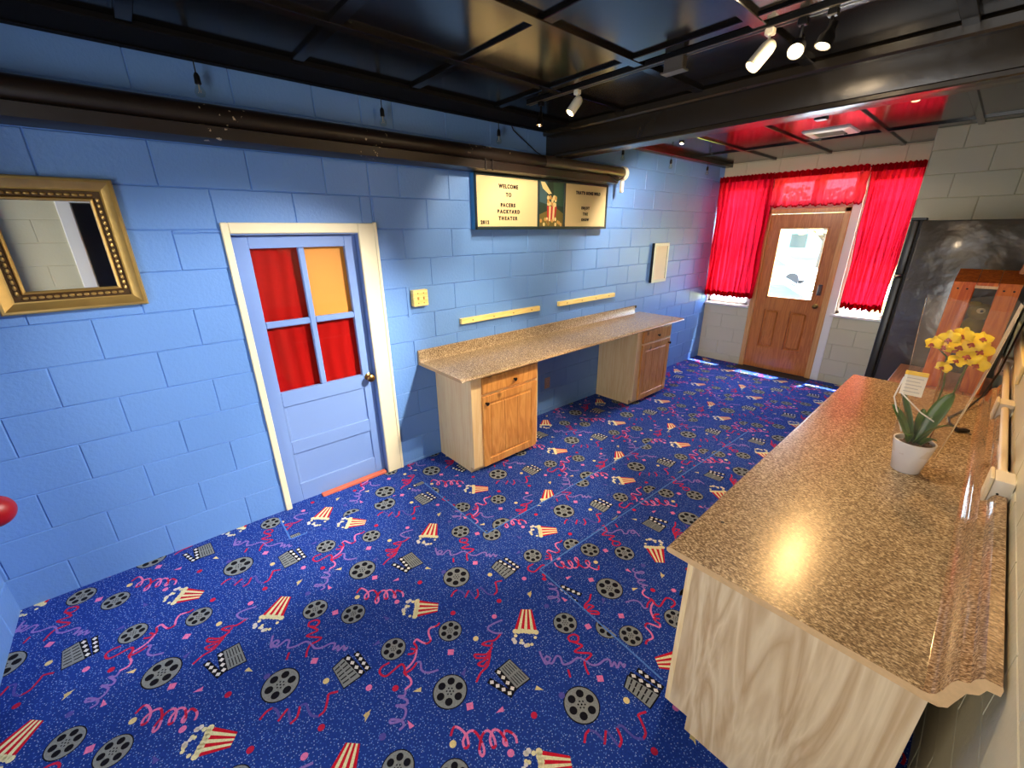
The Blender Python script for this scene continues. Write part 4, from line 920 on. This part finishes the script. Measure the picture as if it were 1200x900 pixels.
# ------------------------------------------------------------------ ceiling tracks and lamps
def rail(name, lab, x0, x1, y, z):
    t = thing(name, lab, 'track', ((x0 + x1) / 2, y, z), 'ceiling light tracks')
    b = B(); b.box((x0, y - .018, z - .022), (x1, y + .018, z + .001), .002); obj('channel', b, BLKP, t)
    b = B()
    for d in (-.018, .012): b.box((x0, y + d, z - .0245), (x1, y + d + .005, z - .0215))
    obj('track_lip', b, mat(name + '_lip', (150, 140, 120), .3, metal=.8), t)
    return t
rail('light_track', 'long black ceiling light track in front of the black beam', .50, XR - .02, 2.66, ZC)
rail('light_track', 'black ceiling light track behind the black beam', .65, 2.6, 4.20, ZF)
for x in (.9, 1.7, 2.6):
    pass
def head(lab, top, mount, tip, r, m, lit=None, energy=0, color=(1, .82, .6), spot=70, blend=.5, aim=None, style='can'):
    """track head: adapter, stem and a can running from top to tip (its open end)"""
    mount, top, tip = Vector(mount), Vector(top), Vector(tip); ax = (tip - top); L = ax.length; ax = ax / L
    t = thing('track_lamp', lab, 'lamp', mount, 'track lamps')
    b = B(); b.box(mount + Vector((-.018, -.016, -.026)), mount + Vector((.018, .016, 0)), .004); obj('adapter', b, m, t)
    mid = top.lerp(tip, .35); b = B(); side = mount + Vector((0, 0, -.02)); b.tube([side, side + Vector((0, 0, -.03)), side.lerp(mid, .75), mid], .006, 8); obj('arm', b, m, t)
    b = B()
    if style == 'can': b.lathe([(0, 0), (r * .5, .002), (r * .82, .010), (r, .03), (r, L), (r * .88, L), (r * .86, L * .7), (0, L * .7)], top, ax, 24)
    else: b.lathe([(0, 0), (r * .45, .002), (r * .5, L * .35), (r * .95, L * .6), (r, L), (r * .9, L), (r * .8, L * .75), (0, L * .72)], top, ax, 24)
    obj('shade', b, m, t, angle=40)
    b = B(); b.lathe([(0, L * .80), (r * .80, L * .80), (r * .78, L * .86), (0, L * .90)], top, ax, 20)
    obj('bulb', b, lit or mat('unlit_bulb', (220, 215, 200), .3), t)
    if energy:
        light('track_lamp_light', 'SPOT', tip + ax * .01, energy, color, aim if aim is not None else ax, spot_size=math.radians(spot), spot_blend=blend, shadow_soft_size=.03)
    return t
Zt = ZC - .024
head('white cylinder track lamp beside the glowing lamp over the right counter', (1.995, 2.655, 2.545), (1.975, 2.66, Zt), (1.945, 2.60, 2.455), .030, WARMW, LITD, 190, (1, .84, .62), aim=(-1.45, -.40, -1.95), spot=62)
head('glowing track lamp facing the camera in the middle of the ceiling track', (2.085, 2.70, 2.545), (2.095, 2.66, Zt), (2.10, 2.62, 2.475), .030, BLKP, LIT, 62, aim=(.35, -.45, -1), spot=100, style='bell')
head('lit black track lamp hanging lowest near the right end of the ceiling track', (2.205, 2.665, 2.555), (2.195, 2.66, Zt), (2.185, 2.645, 2.475), .030, BLKP, LIT, 560, (1, .96, .92), aim=(-2.2, -1.95, -1.75), spot=48, blend=.75, style='bell')
head('white cylinder track lamp in front of the black beam near the blue wall', (.955, 2.655, 2.555), (.925, 2.66, Zt), (.925, 2.60, 2.47), .027, WARMW, LITD, 55, aim=(-.9, .25, -.9), spot=90)
head('small dark track lamp at the left end of the ceiling track', (.62, 2.66, 2.54), (.62, 2.66, Zt), (.62, 2.645, 2.46), .022, DARKM, LITD, 30, aim=(-.4, .5, -1), spot=100, style='bell')
head('lit track lamp behind the beam at its right end', (2.28, 4.20, 2.585), (2.285, 4.20, 2.631), (2.28, 4.18, 2.525), .024, BLKP, LIT, 115, (1, .58, .22), aim=(.12, -.75, -1), spot=115, style='bell')
head('lit track lamp behind the beam toward the blue wall', (.80, 4.20, 2.575), (.80, 4.20, 2.631), (.80, 4.185, 2.50), .022, BLKP, LITD, 100, (1, .88, .74), aim=(-.2, .7, -1), spot=140, style='bell')
for p_ in ((2.10, 2.60, 2.455), (2.185, 2.64, 2.455)): light('lamp_spill', 'POINT', p_, 4.5, (1, .74, .45), shadow_soft_size=.02)
b = B(); b.box((1.50, 2.638, 2.545), (1.60, 2.682, ZC - .02), .004); b.box((1.49, 2.63, 2.538), (1.61, 2.69, 2.546), .002)
tag(obj('track_feed_box', b, mat('grey_feed_box', (90, 84, 76), .4)), 'grey power feed box on the ceiling track between the lamps', 'box')
b = B(); b.box((1.765, 4.165, 2.505), (1.835, 4.235, ZF - .024), .004); b.lathe([(0, 0), (.006, 0), (.006, .003), (0, .004)], (1.80, 4.165, 2.54), (0, -1, 0), 8)
tag(obj('track_feed_box', b, BLKP), 'black power feed box hanging behind the beam beside the ceiling vent', 'box')

# square ceiling vent
t = thing('ceiling_vent', 'white square ceiling vent behind the black beam', 'vent', (1.5, 5.58, ZF))
b = B(); vr = [(.19, 0), (.18, -.014), (.12, -.022), (.115, -.014)]; rings = []
for h, z in vr: rings.append([b.bm.verts.new((1.51 + sx * h, 5.60 + sy * h, ZF + z)) for sx, sy in ((-1, -1), (1, -1), (1, 1), (-1, 1))])
for A, C in zip(rings, rings[1:]):
    for q in range(4): b._f([A[q], A[(q + 1) % 4], C[(q + 1) % 4], C[q]])
b._f(rings[-1]); obj('vent_frame', b, WHITE, t, smooth=False)
b = B()
for i in range(6): b.box((1.40, 5.50 + i * .038, ZF - .022), (1.62, 5.512 + i * .038, ZF - .014), .001)
obj('louver', b, mat('grey_vent_louver', (120, 112, 96), .5), t)
b = B(); b.box((1.60, 5.66, ZF - .03), (1.625, 5.69, ZF - .018), .003); obj('vent_lever', b, BLKP, t)

# string of clear bulbs along the blue wall
def pendant(lab, y, ztop):
    t = thing('hanging_bulb', lab, 'bulb', (.06, y, ztop), 'clear bulbs hanging along the blue wall')
    b = B(); b.tube([(.06, y, ztop + .03), (.062, y, ztop - .045)], .0028, 6); obj('cord', b, BLKP, t)
    b = B(); b.lathe([(0, 0), (.007, .0), (.013, -.012), (.014, -.045), (.012, -.047), (0, -.047)], (.062, y, ztop - .035), (0, 0, 1), 14); obj('socket', b, BLKP, t)
    b = B(); b.lathe([(.010, 0), (.012, -.008), (.021, -.026), (.023, -.038), (.017, -.052), (0, -.058)], (.062, y, ztop - .08), (0, 0, 1), 18, cap=False); obj('bulb', b, BULBG, t, angle=180)
    b = B(); b.tube([(.062, y, ztop - .08), (.062, y, ztop - .105)], .003, 6); b.tube([(.055, y - .006, ztop - .118), (.058, y, ztop - .105), (.066, y + .003, ztop - .118), (.069, y + .006, ztop - .106)], .0012, 5); obj('filament', b, FILA, t)
    return t
for y, z, lab in ((.865, ZC - .05, 'clear hanging bulb above the blue door corner nearest the gold mirror'), (1.815, ZC - .05, 'clear hanging bulb above the screen case beside the blue door frame'), (2.765, ZC - .045, 'clear hanging bulb above the letter board sign in front of the beam'),
                  (4.40, ZF - .05, 'clear hanging bulb right behind the beam above the screen case end cap'), (5.35, ZF - .05, 'clear hanging bulb above the small picture between two other bulbs'), (6.27, ZF - .05, 'clear hanging bulb nearest the red curtain in the far corner')):
    pendant(lab, y, z)
b = B(); b.tube([(.012, 2.93, ZC - .002), (.010, 2.96, 2.57), (.010, 3.10, 2.50), (.012, 3.22, 2.44), (.03, 3.34, 2.395)], .004, 6)
tag(obj('black_cable', b, BLKP), 'thin black cable drooping down the blue wall beside the beam', 'cable')
b = B(); b.tube([(.055, -.3, ZC - .026), (.06, .865, ZC - .028), (.06, 1.815, ZC - .028), (.06, 2.765, ZC - .028), (.06, 3.34, ZC - .028)], .004, 6); tag(obj('bulb_string_cord', b, BLKP), 'black cord carrying the hanging bulbs under the ceiling edge in front of the beam', 'cord')
b = B(); b.tube([(.06, 3.58, ZF - .048), (.06, 4.40, ZF - .052), (.06, 5.35, ZF - .052), (.06, 6.27, ZF - .052), (.06, 6.9, ZF - .048)], .004, 6); tag(obj('bulb_string_cord', b, BLKP), 'black cord carrying the hanging bulbs behind the beam', 'cord')
b = B(); b.box((.0, 3.575, ZF - .05), (.10, YF, ZF), .004); struct('trim_7', b, BLACK)

# red round ornament at the very left
t = thing('hanging_ornament', 'red satin ball hanging on a cord in front of the blue wall', 'ornament', (.50, -.2, .78))
b = B(); b.ball((.42, -.235, .76), .062, (1, 1, 1.05), 24, 16); obj('ball', b, REDB, t)
b = B(); b.tube([(.43, -.235, .82), (.43, -.235, ZC)], .002, 6); obj('cord', b, BLKP, t)

# doorway on the right wall (seen in the mirror)
b = B(); b.box((XR - .018, .02, fz(0)), (XR + .002, .12, 2.18), .004); b.box((XR - .018, .12, 2.1), (XR + .002, .95, 2.18), .004); b.box((XR - .018, .95, fz(0)), (XR + .002, 1.04, 2.18), .004); struct('trim_8', b, WHITE)
d3 = skel('door_3', (XR + .1, -.2, fz(0))); b = B(); b.box((XR + .10, .10, fz(0) - .005), (XR + .14, .97, 2.11), .003); obj('slab', b, mat('dark_door', (26, 22, 20), .4), d3)
b = B(); b.lathe([(0, 0), (.028, 0), (.012, .012), (.026, .045), (0, .066)], (XR + .10, .2, .95), (-1, 0, 0), 16); obj('knob', b, BRASS, d3)

# ------------------------------------------------------------------ outside, beyond the far wall
ZG = -1.05
b = B(); b.box((-60, YF + .2, ZG - .2), (40, 31, ZG)); struct('parking_lot', b, mat('pale_concrete', (214, 210, 204), .85, var=.08, vscale=.6))
b = B(); b.box((-60, 31, ZG - .2), (40, 120, ZG + .12)); struct('lawn', b, mat('dry_spring_grass', (168, 172, 92), .95, var=.25, vscale=.8))
b = B(); b.box((-60, 11.5, ZG), (-4.5, 25.5, ZG + .06)); struct('lawn', b, mat('bright_spring_grass', (176, 186, 62), .95, var=.2, vscale=.8))
b = B(); b.box((.2, 9.0, ZG), (40, 30, ZG + .06)); struct('lawn', b, MATS['bright_spring_grass'])
b = B(); b.box((.4, YF + .12, ZG), (1.8, YF + 1.3, fz(YF) - .02), .01); struct('doorstep', b, mat('step_concrete', (206, 202, 196), .85))
GW = mat('teal_car_glass', (70, 130, 145), .1)
TYRE = mat('tyre_rubber', (26, 26, 28), .7)
def car(lab, cx, cy, rot, m):
    r = thing('car', lab, 'car', (0, 0, 0)); L, W = 2.15, .86
    side = [(-L, .30), (-L, .62), (-L + .12, .80), (-1.25, .90), (-.62, 1.36), (.55, 1.40), (1.30, .98), (1.95, .88), (L, .70), (L, .30)]
    b = B(); b.prism([(x, -W, z) for x, z in side], (0, 2 * W, 0)); bmesh.ops.bevel(b.bm, geom=list(b.bm.edges), offset=.05, segments=2, affect='EDGES'); obj('car_body', b, m, r)
    for s_ in (-1, 1):
        b = B(); b.prism([(-1.12, s_ * (W + .004), .92), (-.58, s_ * (W + .004), 1.30), (-.05, s_ * (W + .004), 1.32), (-.05, s_ * (W + .004), .93)], (0, s_ * .006, 0)); b.prism([(.02, s_ * (W + .004), .93), (.02, s_ * (W + .004), 1.32), (.50, s_ * (W + .004), 1.33), (1.10, s_ * (W + .004), .97)], (0, s_ * .006, 0)); obj('side_window', b, GW, r)
        for x in (-1.35, 1.35): b = B(); b.lathe([(.12, 0), (.31, .01), (.33, .05), (.33, .17), (.31, .2), (0, .2)], (x, s_ * (W - .16), .33), (0, s_, 0), 20); obj('wheel', b, TYRE, r)
    b = B(); b.prism([(-1.27, -.7, .915), (-.64, -.66, 1.375), (-.64, .66, 1.375), (-1.27, .7, .915)], (-.012, 0, .012)); b.prism([(1.31, -.7, .99), (.57, -.66, 1.405), (.57, .66, 1.405), (1.31, .7, .99)], (.012, 0, .012)); obj('windscreen', b, GW, r)
    r.location = (cx, cy, ZG); r.rotation_euler = (0, 0, rot)
    return r
car('white car parked farther away seen through the door glass', -5.6, 27.5, .0, mat('white_car_paint', (236, 236, 238), .25))
car('pale grey car parked nearest the building seen through the door glass', -1.9, 15.2, .35, mat('silver_car_paint', (214, 216, 222), .3))
t = thing('house', 'long pale blue house with dark windows across the lawn seen through the door glass', 'house', (-9, 48, ZG))
b = B(); b.box((-26, 48, ZG), (6, 56, 1.9)); obj('wall', b, mat('pale_blue_siding', (132, 172, 186), .7), t)
b = B(); b.prism([(-27, 47.3, 1.85), (-27, 52, 4.1), (-27, 56.7, 1.85)], (34, 0, 0)); obj('roof', b, mat('grey_shingle', (150, 146, 140), .8), t)
for i in range(9):
    x = -24 + i * 3.3; b = B(); b.box((x, 47.93, .15), (x + 1.3, 48.0, 1.35)); f_ = obj('window', b, mat('dark_house_window', (48, 62, 76), .2) if i == 0 else MATS['dark_house_window'], t)
def tree(lab, x, y, h, seed, crown):
    rnd = random.Random(seed); t = thing('tree', lab, 'tree', (x, y, ZG), 'trees across the parking lot')
    b = B(); b.tube([(x, y, ZG), (x + .05, y, ZG + h * .4), (x - .05, y, ZG + h * .62)], [.14, .11, .07], 8)
    for i in range(9):
        a = rnd.uniform(0, 6.28); z = ZG + h * rnd.uniform(.32, .6); q = h * rnd.uniform(.18, .3)
        b.tube([(x, y, z), (x + q * .6 * math.cos(a), y + q * .6 * math.sin(a), z + q * .55), (x + q * math.cos(a), y + q * math.sin(a), z + q * 1.2)], [.06, .04, .015], 6)
    obj('trunk', b, mat('tree_bark_%d' % seed, (84, 70, 60), .9), t)
    b = B()
    for i in range(300):
        a = rnd.uniform(0, 6.28); rr_ = rnd.random() ** .5 * h * .36; zz = ZG + h * (.55 + .4 * rnd.random()); s_ = rnd.uniform(.06, .16) * h / 4
        b.ball((x + rr_ * math.cos(a), y + rr_ * math.sin(a), zz), s_, (1, 1, .6), 6, 4)
    obj('crown', b, mat('leaf_%d' % seed, crown, .9), t)
tree('thin bare tree with a light crown in front of the pale blue house', -4.7, 26.0 + 7, 4.6, 11, (196, 190, 120))
tree('round yellow green tree behind the bare tree beside the pale blue house', -11.5, 44, 6.5, 12, (202, 196, 130))
tree('pinkish blossoming tree near the right end of the pale blue house', -6.5, 45, 6.2, 13, (214, 178, 150))
